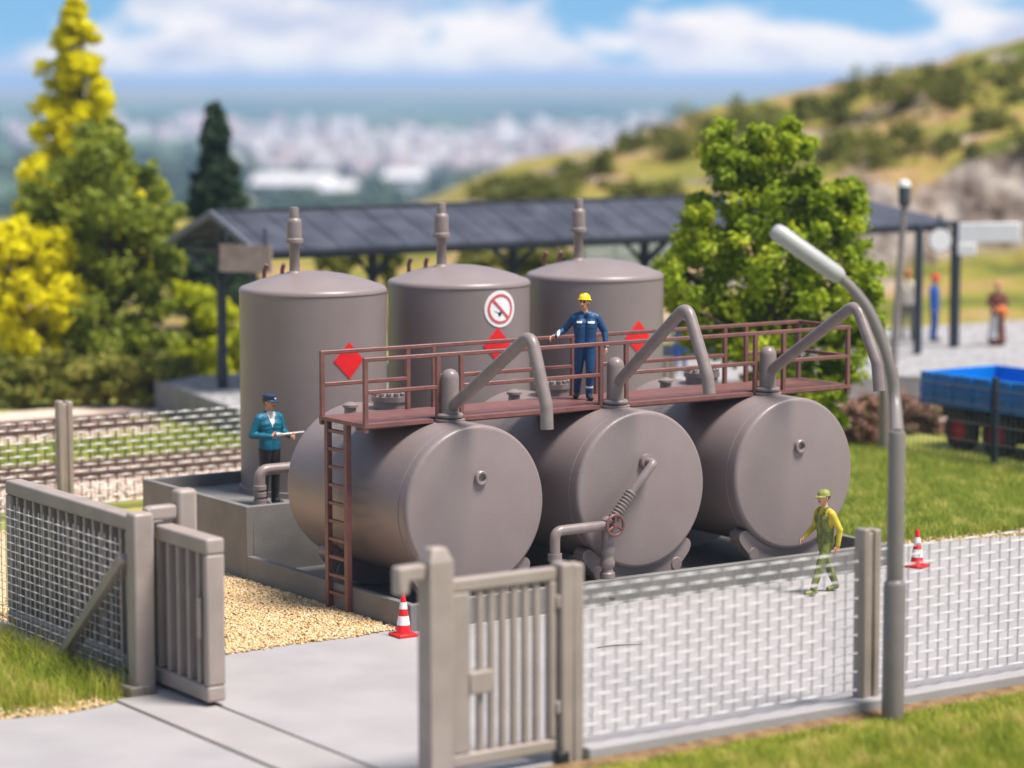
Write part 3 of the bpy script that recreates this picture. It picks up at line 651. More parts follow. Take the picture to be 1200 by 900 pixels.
# ------------------------------------------------------------------ fences
def woven(name, parent, P0, P1, z0, z1, cell=0.19, row=0.125, m_=None, up=None, amp=0.03, r1=0.0145, r2=0.009):
    """woven wire: every horizontal wire passes in front of one upright and behind the next"""
    P0, P1 = Vector((P0[0], P0[1], 0)), Vector((P1[0], P1[1], 0)); Lg = (P1-P0).length; d = (P1-P0)/Lg; nrm = Vector((d.y, -d.x, 0))
    nx = int(Lg/cell); nz = int((z1-z0)/row); b = MB()
    for i in range(nx+1):
        p = P0+d*(i*cell)
        b.tube([p+Vector((0, 0, z0)), p+Vector((0, 0, z1))], r2, 5, caps=False, mi=1)
    for j in range(nz+1):
        z = z0+j*row; pts = []; rr = []
        for i in range(nx*2+1):
            c = i*cell/2; ph = ((i//1)+2*j) % 4     # crossing at even i
            s = math.sin((i*PI/2)/1.0 + PI*j) if True else 0
            s = math.cos(PI*(c/cell) + PI*j)
            pts.append(P0+d*c+nrm*(amp*s)+Vector((0, 0, z+0.006*s))); rr.append(r1*(0.72+0.50*max(0, s)-0.42*max(0, -s)))
        b.tube(pts, rr, 6, caps=False)
    return b.build(name, [m_ or M['mesh'], up or M['mesh_up']], parent, angle=80)
def hpost(parent, x, y, z1, w=0.30, name='fence_post'):
    """ribbed concrete post: two ribs and a web"""
    b = MB().box(x-w/2, x-w/2+w*0.36, y-0.11, y+0.11, -0.2, z1).box(x+w/2-w*0.36, x+w/2, y-0.11, y+0.11, -0.2, z1-0.02).box(x-w*0.14, x+w*0.14, y-0.075, y+0.075, -0.2, z1-0.06)
    return b.build(name, M['fence_post'], parent, bevel=0.025)
yf = -8.08
ff = empty('woven_fence', (3.4, yf, 0), 'pale woven mesh fence on a low plinth in front of the yard, ribbed posts', 'fence')
for x, z in ((0.95, 2.46), (5.9, 2.46), (10.85, 2.46)): hpost(ff, x, yf, z)
MB().box(-3.82, 10.7, yf-0.25, yf+0.12, -0.3, 0.16).build('plinth', M['yard'], ff, bevel=0.02)
woven('wire_mesh', ff, (-3.82, yf-0.02), (0.80, yf-0.02), 0.27, 2.18)
woven('wire_mesh', ff, (1.10, yf-0.02), (5.75, yf-0.02), 0.27, 2.18)
woven('wire_mesh', ff, (6.05, yf-0.02), (10.7, yf-0.02), 0.27, 2.18)

bf = empty('rear_woven_fence', (2, 13.3, 0), 'woven mesh fence behind the tanks along the railway tracks', 'fence')
bpx = [-5.8, -0.85, 4.1, 9.05, 14.0]
for x in bpx: hpost(bf, x, 13.3, 2.2)
for a, b in zip([-12.0]+bpx, bpx): woven('wire_mesh', bf, (a+0.16, 13.28), (b-0.16, 13.28), 0.12, 1.86, row=0.13, r1=0.019, r2=0.013, up=M['meshd'])  # upright wires coloured dark to stand for their shaded side

sf = empty('dark_side_fence', (18.25, 5, 0), 'thin dark mesh fence before the blue trailer', 'fence')
hpost(sf, 18.24, 10.6, 2.0, 0.40)
for y in (7.2, 3.4):
    MB().box(18.20, 18.32, y-0.06, y+0.06, 0, 2.02).build('fence_post', M['navy'], sf, bevel=0.01)
mbw = MB()
for i in range(70):
    y = 10.4-i*0.16
    mbw.tube([(18.26, y, 0.1), (18.26, y, 1.75)], 0.012, 4, caps=False)
for z in (0.15, 0.55, 0.95, 1.35, 1.74): mbw.tube([(18.26, 10.4, z), (18.26, -0.8, z)], 0.012, 4, caps=False)
mbw.build('wire_mesh', M['meshd'], sf)

xf = -6.78
lf = empty('left_woven_fence', (xf, 1.0, 0), 'woven mesh fence with a diagonal brace in the grass on the left', 'fence')
pb = MB().box(xf-0.02, xf+0.29, -1.78, -1.50, -0.2, 2.50)
pb.build('gate_post', M['gate'], lf, bevel=0.045, seg=3)
MB().beam((xf+0.02, -1.47, 1.86), (xf-0.02, 0.62, 0.06), 0.14, 0.24, up=(1, 0, 0)).build('brace', M['gate'], lf, bevel=0.015)
MB().box(xf-0.12, xf+0.20, -1.8, 8.0, -0.2, 0.09).build('plinth', M['fence_post'], lf, bevel=0.02)
woven('wire_mesh', lf, (xf-0.02, 8.0), (xf-0.02, -1.48), 0.14, 2.10, cell=0.17, row=0.125, r1=0.0085, r2=0.007, amp=0.016)
hpost(lf, xf+0.05, 8.1, 2.4)

# sliding gate
gx = -6.25
sg = empty('sliding_gate', (gx, 0.4, 0), 'grey sliding gate of upright slats, pushed back along the left fence', 'gate')
y0g, y1g, zt, zb = -3.10, 3.50, 2.30, 0.06
fr = MB().box(gx-0.14, gx+0.14, y0g, y1g, zt-0.22, zt).box(gx-0.14, gx+0.14, y0g, y1g, zb, zb+0.22)
fr.box(gx-0.14, gx+0.14, y0g, y0g+0.13, zb+0.22, zt-0.22).box(gx-0.14, gx+0.14, y1g-0.22, y1g, zb+0.22, zt-0.22).box(gx-0.13, gx+0.13, -0.80, -0.60, zb+0.22, zt-0.22)
MB().box(gx+0.07, gx+0.11, y0g+0.13, y1g-0.22, zb+0.22, zt-0.22).build('back_panel', M['gate'], sg)
fr.build('gate_frame', M['gate'], sg, bevel=0.035, seg=3)
y = y0g+0.13+0.20
while y < y1g-0.25:
    if not (-0.92 < y < -0.48):
        MB().box(gx-0.11, gx+0.065, y-0.04, y+0.04, zb+0.22, zt-0.22).build('slat', M['gate'], sg, bevel=0.012)
    y += 0.295
MB().box(gx-0.20, gx-0.14, y0g+0.14, y0g+0.21, 0.92, 1.48).build('pull_handle', M['white'] if False else M['gate'], sg, bevel=0.015)
MB().box(gx-0.02, gx+0.02, y0g+0.1, y1g, 0.0, zb).build('runner', M['chassis'], sg)
# guide post with hooked arm
gp = empty('guide_post', (-5.93, -1.57, 0), 'grey guide post with a hooked arm over the sliding gate', 'post')
MB().box(-6.07, -5.77, -1.70, -1.44, -0.1, 2.76).build('upright', M['gate'], gp, bevel=0.06, seg=3)
MB().box(-6.50, -6.07, -1.66, -1.48, 2.36, 2.56).box(-6.54, -6.42, -1.655, -1.485, 2.14, 2.55).build('hook_arm', M['gate'], gp, bevel=0.04, seg=3)
# corner post with its catch
cp = empty('corner_post', (-5.93, yf, 0), 'tall grey corner post with a hooked catch arm in the foreground', 'post')
MB().box(-6.10, -5.76, yf-0.15, yf+0.15, -0.2, 2.70).add([(-6.10,yf-0.15,2.70),(-5.76,yf-0.15,2.70),(-5.76,yf+0.15,2.70),(-6.10,yf+0.15,2.70),(-6.03,yf-0.09,2.87),(-5.83,yf-0.09,2.87),(-5.83,yf+0.09,2.87),(-6.03,yf+0.09,2.87)],
    [(4,5,6,7),(0,1,5,4),(1,2,6,5),(2,3,7,6),(3,0,4,7)]).build('upright', M['gate'], cp, bevel=0.02)
MB().box(-6.42, -6.10, yf-0.08, yf+0.10, 2.49, 2.69).box(-6.50, -6.34, yf-0.085, yf+0.105, 2.34, 2.685).build('hook_arm', M['gate'], cp, bevel=0.04, seg=3)
# pedestrian gate
pg = empty('pedestrian_gate', (-4.9, yf, 0), 'small grey slatted gate with a latch in the foreground', 'gate')
ax0, ax1 = -5.74, -4.20
fr = MB().box(ax0, ax1, yf-0.07, yf+0.07, 2.29, 2.46).box(ax0, ax1, yf-0.07, yf+0.07, 0.14, 0.30)
fr.box(ax0, ax0+0.27, yf-0.07, yf+0.07, 0.30, 2.29).box(ax1-0.10, ax1, yf-0.07, yf+0.07, 0.30, 2.29)
fr.build('gate_frame', M['gate'], pg, bevel=0.03, seg=3)
xs = np.linspace(ax0+0.27, ax1-0.10, 8)[1:-1]
for x in xs: MB().box(x-0.04, x+0.04, yf-0.04, yf+0.04, 0.30, 2.29).build('slat', M['gate'], pg, bevel=0.012)
MB().box(ax0+0.24, ax0+0.58, yf-0.10, yf+0.09, 1.02, 1.30).build('latch', M['gate'], pg, bevel=0.02)
gpst = MB().box(-4.16, -3.98, yf-0.13, yf+0.13, -0.2, 2.50).box(-3.98, -3.82, yf-0.125, yf+0.10, -0.2, 2.48).build('hinge_post', M['gate'], pg, bevel=0.03, seg=3)
for z in (0.62, 1.95): MB().box(-4.215, -4.15, yf-0.10, yf+0.02, z, z+0.16).build('hinge', M['gate'], pg, bevel=0.012)
MB().box(-4.22, -4.06, yf-0.16, yf-0.03, -0.04, 0.14).build('hinge_block', M['black'], pg, bevel=0.02)

# ------------------------------------------------------------------ street lamp
lp = seen(1045, 840, 36.0); lp = Vector((0.88, -8.70, -0.06))
sl = empty('street_lamp', lp, 'tall grey street lamp with a curved arm over the front fence', 'street lamp')
MB().lathe([(0.15, -0.06), (0.15, 1.78), (0.135, 1.83), (0.115, 1.85), (0.113, 3.78), (0.10, 3.83), (0.085, 3.84), (0, 3.84)], (0.88, -8.70, 0), 'Z', 28).build('pole', M['lampgrey'], sl)
pts = [Vector((0.88, -8.70, 3.80))]
for px_, py_ in ((1049, 470), (1043, 432), (1032, 395), (1018, 364), (1002, 342), (985, 325)):
    pts.append(seen(px_, py_, 36.0))
def smooth_poly(P, n=4):
    o_ = []
    for i in range(len(P)-1):
        p0, p1, p2, p3 = P[max(i-1, 0)], P[i], P[i+1], P[min(i+2, len(P)-1)]
        for t in [j/n for j in range(n)]:
            o_.append(0.5*((2*p1)+(p2-p0)*t+(2*p0-5*p1+4*p2-p3)*t*t+(3*p1-p0-3*p2+p3)*t**3))
    return o_+[P[-1]]
SP = smooth_poly(pts)
MB().tube(SP, [0.085-0.018*i/(len(SP)-1) for i in range(len(SP))], 18).build('arm', M['lampgrey'], sl, angle=60)
h0, h1 = seen(985, 325, 36.0), seen(905, 268, 36.0); hd = h1-h0
MB().tube([h0+hd*t for t in (-0.02, 0.0, 0.03, 0.08, 0.5, 0.88, 0.95, 0.99, 1.0)], [0.08, 0.092, 0.108, 0.12, 0.122, 0.122, 0.112, 0.075, 0.02], 24).build('lamp_head', M['lamphead'], sl, angle=60)

# ------------------------------------------------------------------ traffic cones
def cone(loc, label):
    t = empty('traffic_cone', (0, 0, 0), label, 'traffic cone', 'traffic cones')
    MB().box(-0.19, 0.19, -0.19, 0.19, 0, 0.045).build('base', M['red'], t, bevel=0.012)
    zs = [(0.045, 0.135), (0.17, 0.108), (0.30, 0.083), (0.43, 0.058), (0.52, 0.042), (0.565, 0.032)]
    def rz(z): return np.interp(z, [a for a, b in zs], [b for a, b in zs])
    MB().lathe([(rz(z), z) for z, _ in zs] + [(0.02, 0.58), (0, 0.585)], (0, 0, 0), 'Z', 24).build('body', M['red'], t)
    for za, zb_ in ((0.155, 0.275), (0.37, 0.46)):
        MB().lathe([(rz(za)+0.001, za), (rz(za)+0.004, za+0.002), (rz(zb_)+0.004, zb_-0.002), (rz(zb_)+0.001, zb_)], (0, 0, 0), 'Z', 24).build('white_band', M['white'], t)
    for c_ in kids(t): c_.scale = (0.88, 0.88, 1.14)
    t.location = loc
    return t
c1 = cone((-1.70, -0.56, 0.002), 'red and white traffic cone at the near corner of the grey basin')
c2 = copy_tree(c1, (8.80, -0.60, 0.002), rad(20), 'red and white traffic cone beyond the front fence, right of the street lamp')
tw = MB().tube([(0.20, -2.95, 0.012), (0.42, -3.03, 0.03), (0.66, -3.06, 0.02), (0.92, -3.13, 0.012)], [0.006, 0.009, 0.007, 0.004], 6).build('twig', M['twig'], org=(0.5, -3.0, 0))
tag(tw, 'thin dark twig lying on the pale yard behind the front fence', 'twig')

# ------------------------------------------------------------------ people
def capsule(mb, a, ra, b, rb, seg=12):
    a, b = Vector(a), Vector(b); d = (b-a); ln = d.length
    if ln < 1e-5: mb.ball(a, max(ra, rb), seg, 8); return
    d.normalize(); pts = []; rr = []
    for t in (90, 65, 40, 15): pts.append(a-d*ra*math.sin(rad(t))); rr.append(max(ra*math.cos(rad(t)), 1e-3))
    for t in (15, 40, 65, 90): pts.append(b+d*rb*math.sin(rad(t))); rr.append(max(rb*math.cos(rad(t)), 1e-3))
    mb.tube(pts, rr, seg)
def person(loc, rz, label, pose, outfit, scale=1.0, voxel=0.009, hat=None, hair=None, paint=None, group=None, fingers=True, skirt=False, bulk=1.0):
    """local frame: the figure faces -Y, its own right hand is at -X"""
    prims = []       # (a, ra, b, rb, material)
    def cap(a, ra, b, rb, m_):
        k = bulk if m_ not in ('eye', 'lip', 'hairbrown', 'skin') else 1.0
        prims.append((Vector(a), ra*k, Vector(b), rb*k, m_))
    top, leg, shoe, sl_ = outfit['top'], outfit['leg'], outfit.get('shoe', 'black'), outfit.get('sleeve', outfit['top'])
    P = pose
    hipz = P.get('hip', 0.92)
    pel = Vector((0, 0, hipz)); lean = Vector(P.get('lean', (0, 0, 0)))
    chest = Vector((0, 0, hipz+0.34))+lean; neck = Vector((0, 0.005, hipz+0.56))+lean*1.4; head = neck+Vector(P.get('head', (0, -0.025, 0.165)))
    low = outfit.get('hips', top)
    for sx in (-1, 1):
        cap(pel+Vector((sx*0.075, 0, 0.0)), 0.105, pel+Vector((sx*0.07, 0.005, 0.14)), 0.098, low)
        cap(pel+Vector((sx*0.07, 0.005, 0.12)), 0.10, chest+Vector((sx*0.085, 0, 0.02)), 0.112, top)
        cap(chest+Vector((sx*0.085, 0, 0.0)), 0.112, chest+Vector((sx*0.10, 0.01, 0.13)), 0.085, top)
        cap(neck+Vector((sx*0.03, 0.01, -0.03)), 0.062, chest+Vector((sx*0.175, 0.01, 0.145)), 0.060, top)
    cap(neck+Vector((0, 0.01, -0.04)), 0.056, head+Vector((0, 0.015, -0.05)), 0.052, 'skin')
    # head: skull, jaw, nose, ears, brow
    yaw = P.get('head_yaw', 0); Rz = Matrix.Rotation(yaw, 3, 'Z')
    def hp(x, y, z): return head+Rz @ Vector((x, y, z))
    cap(hp(0, 0.022, 0.035), 0.090, hp(0, -0.012, 0.03), 0.086, 'skin')
    cap(hp(0, -0.028, -0.015), 0.073, hp(0, -0.047, -0.066), 0.047, 'skin')
    cap(hp(0, -0.096, 0.018), 0.011, hp(0, -0.116, -0.018), 0.018, 'skin')
    for sx in (-1, 1):
        cap(hp(sx*0.088, 0.01, 0.012), 0.016, hp(sx*0.086, 0.012, -0.025), 0.012, 'skin')
        cap(hp(sx*0.035, -0.0915, 0.018), 0.0115, hp(sx*0.028, -0.0925, 0.018), 0.0115, 'eye')
        cap(hp(sx*0.047, -0.086, 0.040), 0.010, hp(sx*0.018, -0.092, 0.041), 0.010, 'hairbrown')
    cap(hp(-0.018, -0.088, -0.052), 0.0105, hp(0.018, -0.088, -0.052), 0.0105, 'lip')
    # legs
    for key, sx in (('R', -1), ('L', 1)):
        kn, an, to = [Vector(v) for v in P['leg'+key]]
        hip = pel+Vector((sx*0.085, 0, -0.02))
        cap(hip, 0.098, kn, 0.068, leg); cap(kn, 0.068, an+Vector((0, 0.0, 0.03)), 0.056, leg)
        cap(an, 0.048, an+Vector((0, 0.02, -0.025)), 0.05, shoe); cap(an+(to-an)*0.15+Vector((0, 0, -0.03)), 0.044, to, 0.040, shoe)
    if skirt:
        for sx in (-1, 0, 1):
            cap(pel+Vector((sx*0.05, 0, 0)), 0.13, Vector((sx*0.11, 0, 0.14)), 0.15, low)
    # arms and hands
    for key, sx in (('R', -1), ('L', 1)):
        sh = chest+Vector((sx*0.195, 0.01, 0.125)); el, wr = [Vector(v) for v in P['arm'+key][:2]]
        cap(sh, 0.066, el, 0.052, sl_); cap(el, 0.052, wr, 0.040, sl_)
        hd_ = Vector(P['arm'+key][2]).normalized() if len(P['arm'+key]) > 2 else (wr-el).normalized()
        side = Vector(P['arm'+key][3]).normalized() if len(P['arm'+key]) > 3 else Vector((-sx, 0, 0))       # thumb side
        side = (side-hd_*side.dot(hd_)).normalized(); pal = hd_.cross(side)*(sx)
        cap(wr, 0.030, wr+hd_*0.03, 0.030, 'skin')
        for q in (-0.024, 0.0, 0.024): cap(wr+hd_*0.03+side*q*0.7, 0.021, wr+hd_*0.095+side*q, 0.017, 'skin')
        if fingers:
            curl = P.get('curl'+key, 0.5)
            for q, ln in ((0.034, 0.078), (0.012, 0.088), (-0.011, 0.083), (-0.033, 0.066)):
                b0 = wr+hd_*0.10+side*q; b1 = b0+(hd_*math.cos(curl)+pal*math.sin(curl))*ln*0.55; b2 = b1+(hd_*math.cos(curl*2.1)+pal*math.sin(curl*2.1))*ln*0.5
                cap(b0, 0.0115, b1, 0.0105, 'skin'); cap(b1, 0.0105, b2, 0.009, 'skin')
            t0 = wr+hd_*0.035+side*0.026; t1 = t0+(side*0.75+hd_*0.6+pal*0.2).normalized()*0.045; t2 = t1+(hd_*0.85+side*0.2+pal*0.4).normalized()*0.035
            cap(t0, 0.015, t1, 0.0125, 'skin'); cap(t1, 0.0125, t2, 0.010, 'skin')
    for e in P.get('extra', []): cap(*e)
    mb = MB()
    for a, ra, b, rb, m_ in prims: capsule(mb, a, ra, b, rb, 14)
    tmp = mb.build('person', M['skin'], smooth=False)
    md = tmp.modifiers.new('r', 'REMESH'); md.mode = 'VOXEL'; md.voxel_size = voxel
    sm = tmp.modifiers.new('s', 'SMOOTH'); sm.factor = 0.5; sm.iterations = 2
    dg = bpy.context.evaluated_depsgraph_get(); me = bpy.data.meshes.new_from_object(tmp.evaluated_get(dg))
    old = tmp.data; bpy.data.objects.remove(tmp); bpy.data.meshes.remove(old)
    # dress every face in the cloth of the limb it belongs to
    nf = len(me.polygons); ce = np.empty(nf*3, np.float32); me.polygons.foreach_get('center', ce); ce = ce.reshape(-1, 3)
    best = np.full(nf, 1e9); which = np.zeros(nf, int)
    names = []
    for a, ra, b, rb, m_ in prims:
        if m_ not in names: names.append(m_)
        A_, B_ = np.array(a), np.array(b); ab = B_-A_; l2 = max(ab@ab, 1e-9); tt = np.clip(((ce-A_)@ab)/l2, 0, 1)
        d_ = np.linalg.norm(ce-(A_+tt[:, None]*ab), axis=1)-(ra+(rb-ra)*tt)
        if m_ in ('eye', 'lip'): d_ = d_-0.003
        k_ = d_ < best; best[k_] = d_[k_]; which[k_] = names.index(m_)
    for test, m_ in (paint or []):
        if m_ not in names: names.append(m_)
        which[test(ce, chest, head)] = names.index(m_)
    me.materials.clear()
    for n_ in names: me.materials.append(M[n_])
    me.polygons.foreach_set('material_index', which.astype(np.int32)); me.shade_smooth()
    o = bpy.data.objects.new('person', me); col.objects.link(o); o['_o'] = (0, 0, 0)
    tag(o, label, 'person', group)
    def lat(mb_, prof, seg=24):
        k_ = len(mb_.v); mb_.lathe(prof, (0, 0, 0), 'Z', seg)
        return k_
    def place(mb_, k_=0, tilt=0.0):
        Rx = Matrix.Rotation(tilt, 3, 'X')
        for i in range(k_, len(mb_.v)): mb_.v[i] = tuple(hp(*(Rx @ Vector(mb_.v[i])*1.09)))
    if hair:
        hb = MB(); hb.ball((0, 0.02, 0.04), 0.091, 18, 12, (1.0, 1.08, 1.02))
        hb.v = [(x, max(y, -0.055+0.8*max(0, 0.085-z)), z if z > -0.055 else -0.055) for x, y, z in hb.v]
        place(hb); hb.build('hair', M[hair], o)
    if hat == 'helmet':
        hb = MB(); lat(hb, [(0, 0.138), (0.04, 0.134), (0.075, 0.112), (0.095, 0.075), (0.100, 0.045), (0.118, 0.040), (0.118, 0.030), (0.094, 0.030)])
        hb.v = [(x, y*(1.12 if y > 0 else 1.18)+0.008, z) for x, y, z in hb.v]
        hb.beam((0, -0.07, 0.128), (0, 0.09, 0.128), 0.03, 0.02); hb.v = [(x*0.94, y*0.94, z+0.016) for x, y, z in hb.v]; place(hb, 0, -0.08); hb.build('helmet', M['helmet'], o)
    if hat in ('cap', 'olive', 'redcap'):
        hm_ = {'cap': 'c_navy', 'olive': 'c_olive', 'redcap': 'red'}[hat]
        hb = MB(); lat(hb, [(0, 0.128), (0.07, 0.125), (0.098, 0.110), (0.102, 0.092), (0.096, 0.072), (0.096, 0.040), (0.088, 0.038)] if hat == 'cap' else [(0, 0.135), (0.045, 0.128), (0.078, 0.105), (0.093, 0.07), (0.097, 0.035), (0.088, 0.033)])
        hb.v = [(x, y*1.1+0.01, z) for x, y, z in hb.v]
        n_ = 10; vs = []; fs = []
        for i in range(n_+1):
            a = rad(200+140*i/n_); vs += [(0.095*math.cos(a), 0.105*math.sin(a)+0.01, 0.048), (0.105*math.cos(a), 0.105*math.sin(a)-0.055*math.sin(PI*i/n_)+0.005, 0.028), (0.105*math.cos(a), 0.105*math.sin(a)-0.055*math.sin(PI*i/n_)+0.005, 0.020), (0.095*math.cos(a), 0.105*math.sin(a)+0.01, 0.036)]
        for i in range(n_):
            for j in range(4): fs.append((i*4+j, (i+1)*4+j, (i+1)*4+(j+1)%4, i*4+(j+1)%4))
        hb.add(vs, fs); place(hb, 0, 0.05); ho = hb.build('cap', M[hm_], o)
        if hat == 'cap':
            bd = MB().ball((0, -0.104, 0.068), 0.014, 10, 6, (1.3, 0.5, 1)); place(bd, 0, 0.05); bd.build('cap_badge', M['white'], ho)
    o.location = loc; o.rotation_euler.z = rz; o.scale = (scale,)*3
    return o
# facing the camera means facing (-0.56,-0.83): local -Y turned by about -34 degrees
CAMF = math.atan2(-0.56, 0.83)    # rz so that -Y points to the camera
def facing(dx, dy): return math.atan2(dx, -dy)
stand = dict(legR=[(-0.10, -0.02, 0.50), (-0.115, 0.02, 0.085), (-0.13, -0.13, 0.04)], legL=[(0.10, -0.02, 0.50), (0.115, 0.02, 0.085), (0.13, -0.13, 0.04)],
             armR=[(-0.27, 0.03, 1.13), (-0.28, -0.05, 0.88)], armL=[(0.27, 0.03, 1.13), (0.28, -0.05, 0.88)])
# worker on the catwalk: right hand on the rear rail, left arm hanging by the front rail, one foot behind the other
pw = dict(hip=0.93, legR=[(-0.11, 0.05, 0.50), (-0.13, 0.22, 0.10), (-0.16, 0.10, 0.045)], legL=[(0.085, -0.05, 0.50), (0.07, 0.00, 0.085), (0.10, -0.15, 0.04)],
          armR=[(-0.36, 0.10, 1.18), (-0.50, -0.08, 1.10), (-0.85, -0.35, -0.30), (0.2, -0.5, 0.6)], armL=[(0.33, 0.06, 1.16), (0.36, -0.03, 0.92), (0.0, -0.1, -1), (0, -1, 0)],
          head=(-0.015, -0.03, 0.165), head_yaw=rad(-22), curlR=0.7)
def patch(sx, z, w, h): return lambda c, ch, hd_: (np.abs(c[:, 0]-sx) < w) & (np.abs(c[:, 2]-z) < h) & (c[:, 1] < -0.05)
cuffR = lambda c, ch, hd_: (c[:, 0] < -0.43) & (c[:, 0] > -0.475) & (c[:, 2] > 1.0)
cuffL = lambda c, ch, hd_: (c[:, 0] > 0.29) & (c[:, 2] < 0.965) & (c[:, 2] > 0.925)
hemL = lambda c, ch, hd_: (c[:, 2] < 0.235) & (c[:, 2] > 0.205) & (c[:, 0] > 0)
person((3.22, 1.55, 3.092), CAMF, 'worker in blue coveralls and a yellow helmet standing on the catwalk', pw, dict(top='c_blue', leg='c_blue', shoe='black'), 0.985, bulk=1.14, hat='helmet', hair='hairbrown',
       paint=[(patch(-0.10, 1.335, 0.045, 0.016), 'c_white'), (patch(0.10, 1.33, 0.055, 0.018), 'c_white'), (cuffR, 'c_white'), (cuffL, 'c_white'), (hemL, 'c_white')])
# man in the teal jacket on the raised tray, holding a metal nozzle pipe
pt_ = dict(hip=0.94, legR=stand['legR'], legL=stand['legL'], armR=[(-0.30, 0.05, 1.15), (-0.13, -0.22, 1.14), (0.75, -0.45, 0.05), (0, 0, 1)], armL=[(0.28, 0.0, 1.16), (0.20, -0.30, 1.13), (0.1, -0.9, -0.05), (0, 0, 1)],
           head_yaw=rad(18), curlR=1.2, curlL=1.1)
vee = lambda c, ch, hd_: (c[:, 1] < -0.03) & (c[:, 2] > 1.27) & (c[:, 2] < 1.53) & (np.abs(c[:, 0]) < (c[:, 2]-1.27)*0.36) & (c[:, 2] < hd_[2]-0.12)
jk = lambda c, ch, hd_: (c[:, 2] < 0.94) & (c[:, 2] > 0.80) & (np.abs(c[:, 0]) < 0.21)
face_t = facing(0.10, -1.0)
tz = 1.053
tm = person((-0.36, 5.97, tz), face_t, 'man in a teal jacket, white shirt and dark peaked cap standing on the raised tray', pt_, dict(top='c_teal', leg='c_black', hips='c_teal', shoe='black'), 1.08, bulk=1.18, hat='cap', hair='hairbrown', paint=[(vee, 'c_white')])
nz_ = MB(); p0 = Vector((-0.36, 5.97, tz)); Rt = Matrix.Rotation(face_t, 3, 'Z')
q0 = p0+Rt @ Vector((-0.10, -0.335, 1.26)); q1 = p0+Rt @ Vector((0.42, -0.45, 1.285))
dq = (q1-q0)
nz_.tube([q0+dq*t for t in (0, 0.10, 0.12, 0.2, 0.22, 0.9, 1.0)], [0.06, 0.06, 0.05, 0.045, 0.03, 0.026, 0.022], 14)
no = nz_.build('spray_nozzle', M['steel'], org=q0); tag(no, 'bright metal nozzle held by the man in the teal jacket', 'nozzle')
# worker walking left in green overalls with yellow sleeves
pgw = dict(hip=0.89, lean=(0, -0.02, 0), legR=[(-0.10, 0.10, 0.50), (-0.10, 0.29, 0.105), (-0.10, 0.15, 0.04)], legL=[(0.10, -0.17, 0.50), (0.10, -0.30, 0.09), (0.11, -0.46, 0.045)],
           armR=[(-0.26, -0.03, 1.10), (-0.26, -0.24, 0.94), (0, -0.85, -0.5), (0.8, 0, 0.5)], armL=[(0.28, 0.09, 1.10), (0.27, 0.06, 0.85), (0, -0.15, -1), (0, -1, 0)])
fw = (-0.94, 0.02)
bib = lambda c, ch, hd_: (c[:, 2] > 0.9) & (c[:, 2] < 1.33) & (np.abs(c[:, 0]) < 0.185)
strap = lambda c, ch, hd_: (c[:, 2] >= 1.3) & (c[:, 2] < 1.5) & (np.abs(np.abs(c[:, 0])-0.09) < 0.032)
person((5.88, -1.54, 0.004), facing(-0.93, 0.08), 'worker in green overalls with yellow sleeves and olive cap walking on the yard', pgw, dict(top='c_yellow', sleeve='c_yellow', leg='c_green', hips='c_green', shoe='c_green'), 0.985, bulk=1.08, hat='olive', hair='hairbrown', paint=[(bib, 'c_green'), (strap, 'c_green')])

# ------------------------------------------------------------------ platform, canopy, tracks
PZ = 0.75
pl = MB().prism([(6.95, 20.54), (14, 20.3), (20, 19.2), (24.9, 17.2), (30, 14.5), (40, 9), (60, 20), (40, 27.2), (34, 27.6), (8.3, 27.6)], -0.3, PZ, 'XY').build('platform', [M['paving']], org=(20, 22, 0), smooth=False, bevel=0.04)
pl.data.materials.append(M['platwall'])
for p in pl.data.polygons:
    if abs(p.normal.z) < 0.5: p.material_index = 1
tag(pl, kind='structure')
cn_ = empty('platform_canopy', (20, 24.7, PZ), 'long platform canopy with a slate grey pitched roof on dark posts', 'canopy')
x0, x1, ye, yr, yb_, ze, zr_ = 8.5, 31.6, 22.45, 24.7, 27.0, 4.32, 5.15
rf = MB()
th = 0.09
A_ = [(x0, ye, ze), (x1, ye, ze), (x1-2.6, yr, zr_), (x0, yr, zr_)]
def plate(pts, t): rf.add([tuple(p) for p in pts]+[(p[0], p[1], p[2]-t) for p in pts], [(0,1,2,3)[:len(pts)] if len(pts) == 4 else (0,1,2), tuple(range(2*len(pts)-1, len(pts)-1, -1))]+[(i, (i+1)%len(pts), len(pts)+(i+1)%len(pts), len(pts)+i) for i in range(len(pts))])
plate(A_, th); plate([(x0, yr, zr_), (x1-2.6, yr, zr_), (x1, yb_, ze+0.05), (x0, yb_, ze+0.05)], th)
plate([(x1, ye, ze), (x1, yb_, ze+0.05), (x1-2.6, yr, zr_)], th)
# standing seams
x = x0+0.5
while x < x1-2.7:
    rf.beam((x, ye+0.02, ze+0.02), (x, yr, zr_+0.012), 0.035, 0.02); x += 0.95
rf.build('roof', M['roof'], cn_, smooth=False)
ed = MB().beam((x0-0.03, ye-0.02, ze-0.03), (x0-0.03, yr, zr_-0.02), 0.08, 0.16).beam((x0-0.03, yr, zr_-0.02), (x0-0.03, yb_, ze+0.0), 0.08, 0.16)
ed.build('gable_trim', M['roofedge'], cn_)
MB().beam((x0, yr, zr_+0.03), (x1-2.6, yr, zr_+0.03), 0.16, 0.08).build('ridge_cap', M['dark'], cn_)
fm = MB().box(x0+0.1, x1-0.5, yr-0.08, yr+0.08, 4.1, 4.28).box(x0+0.1, x1-0.2, ye+0.15, ye+0.25, ze-0.24, ze-0.1).box(x0+0.1, x1-0.2, yb_-0.25, yb_-0.15, ze-0.2, ze-0.06)
x = 8.75
xsp = []
while x < x1-1:
    xsp.append(x); x += 4.4
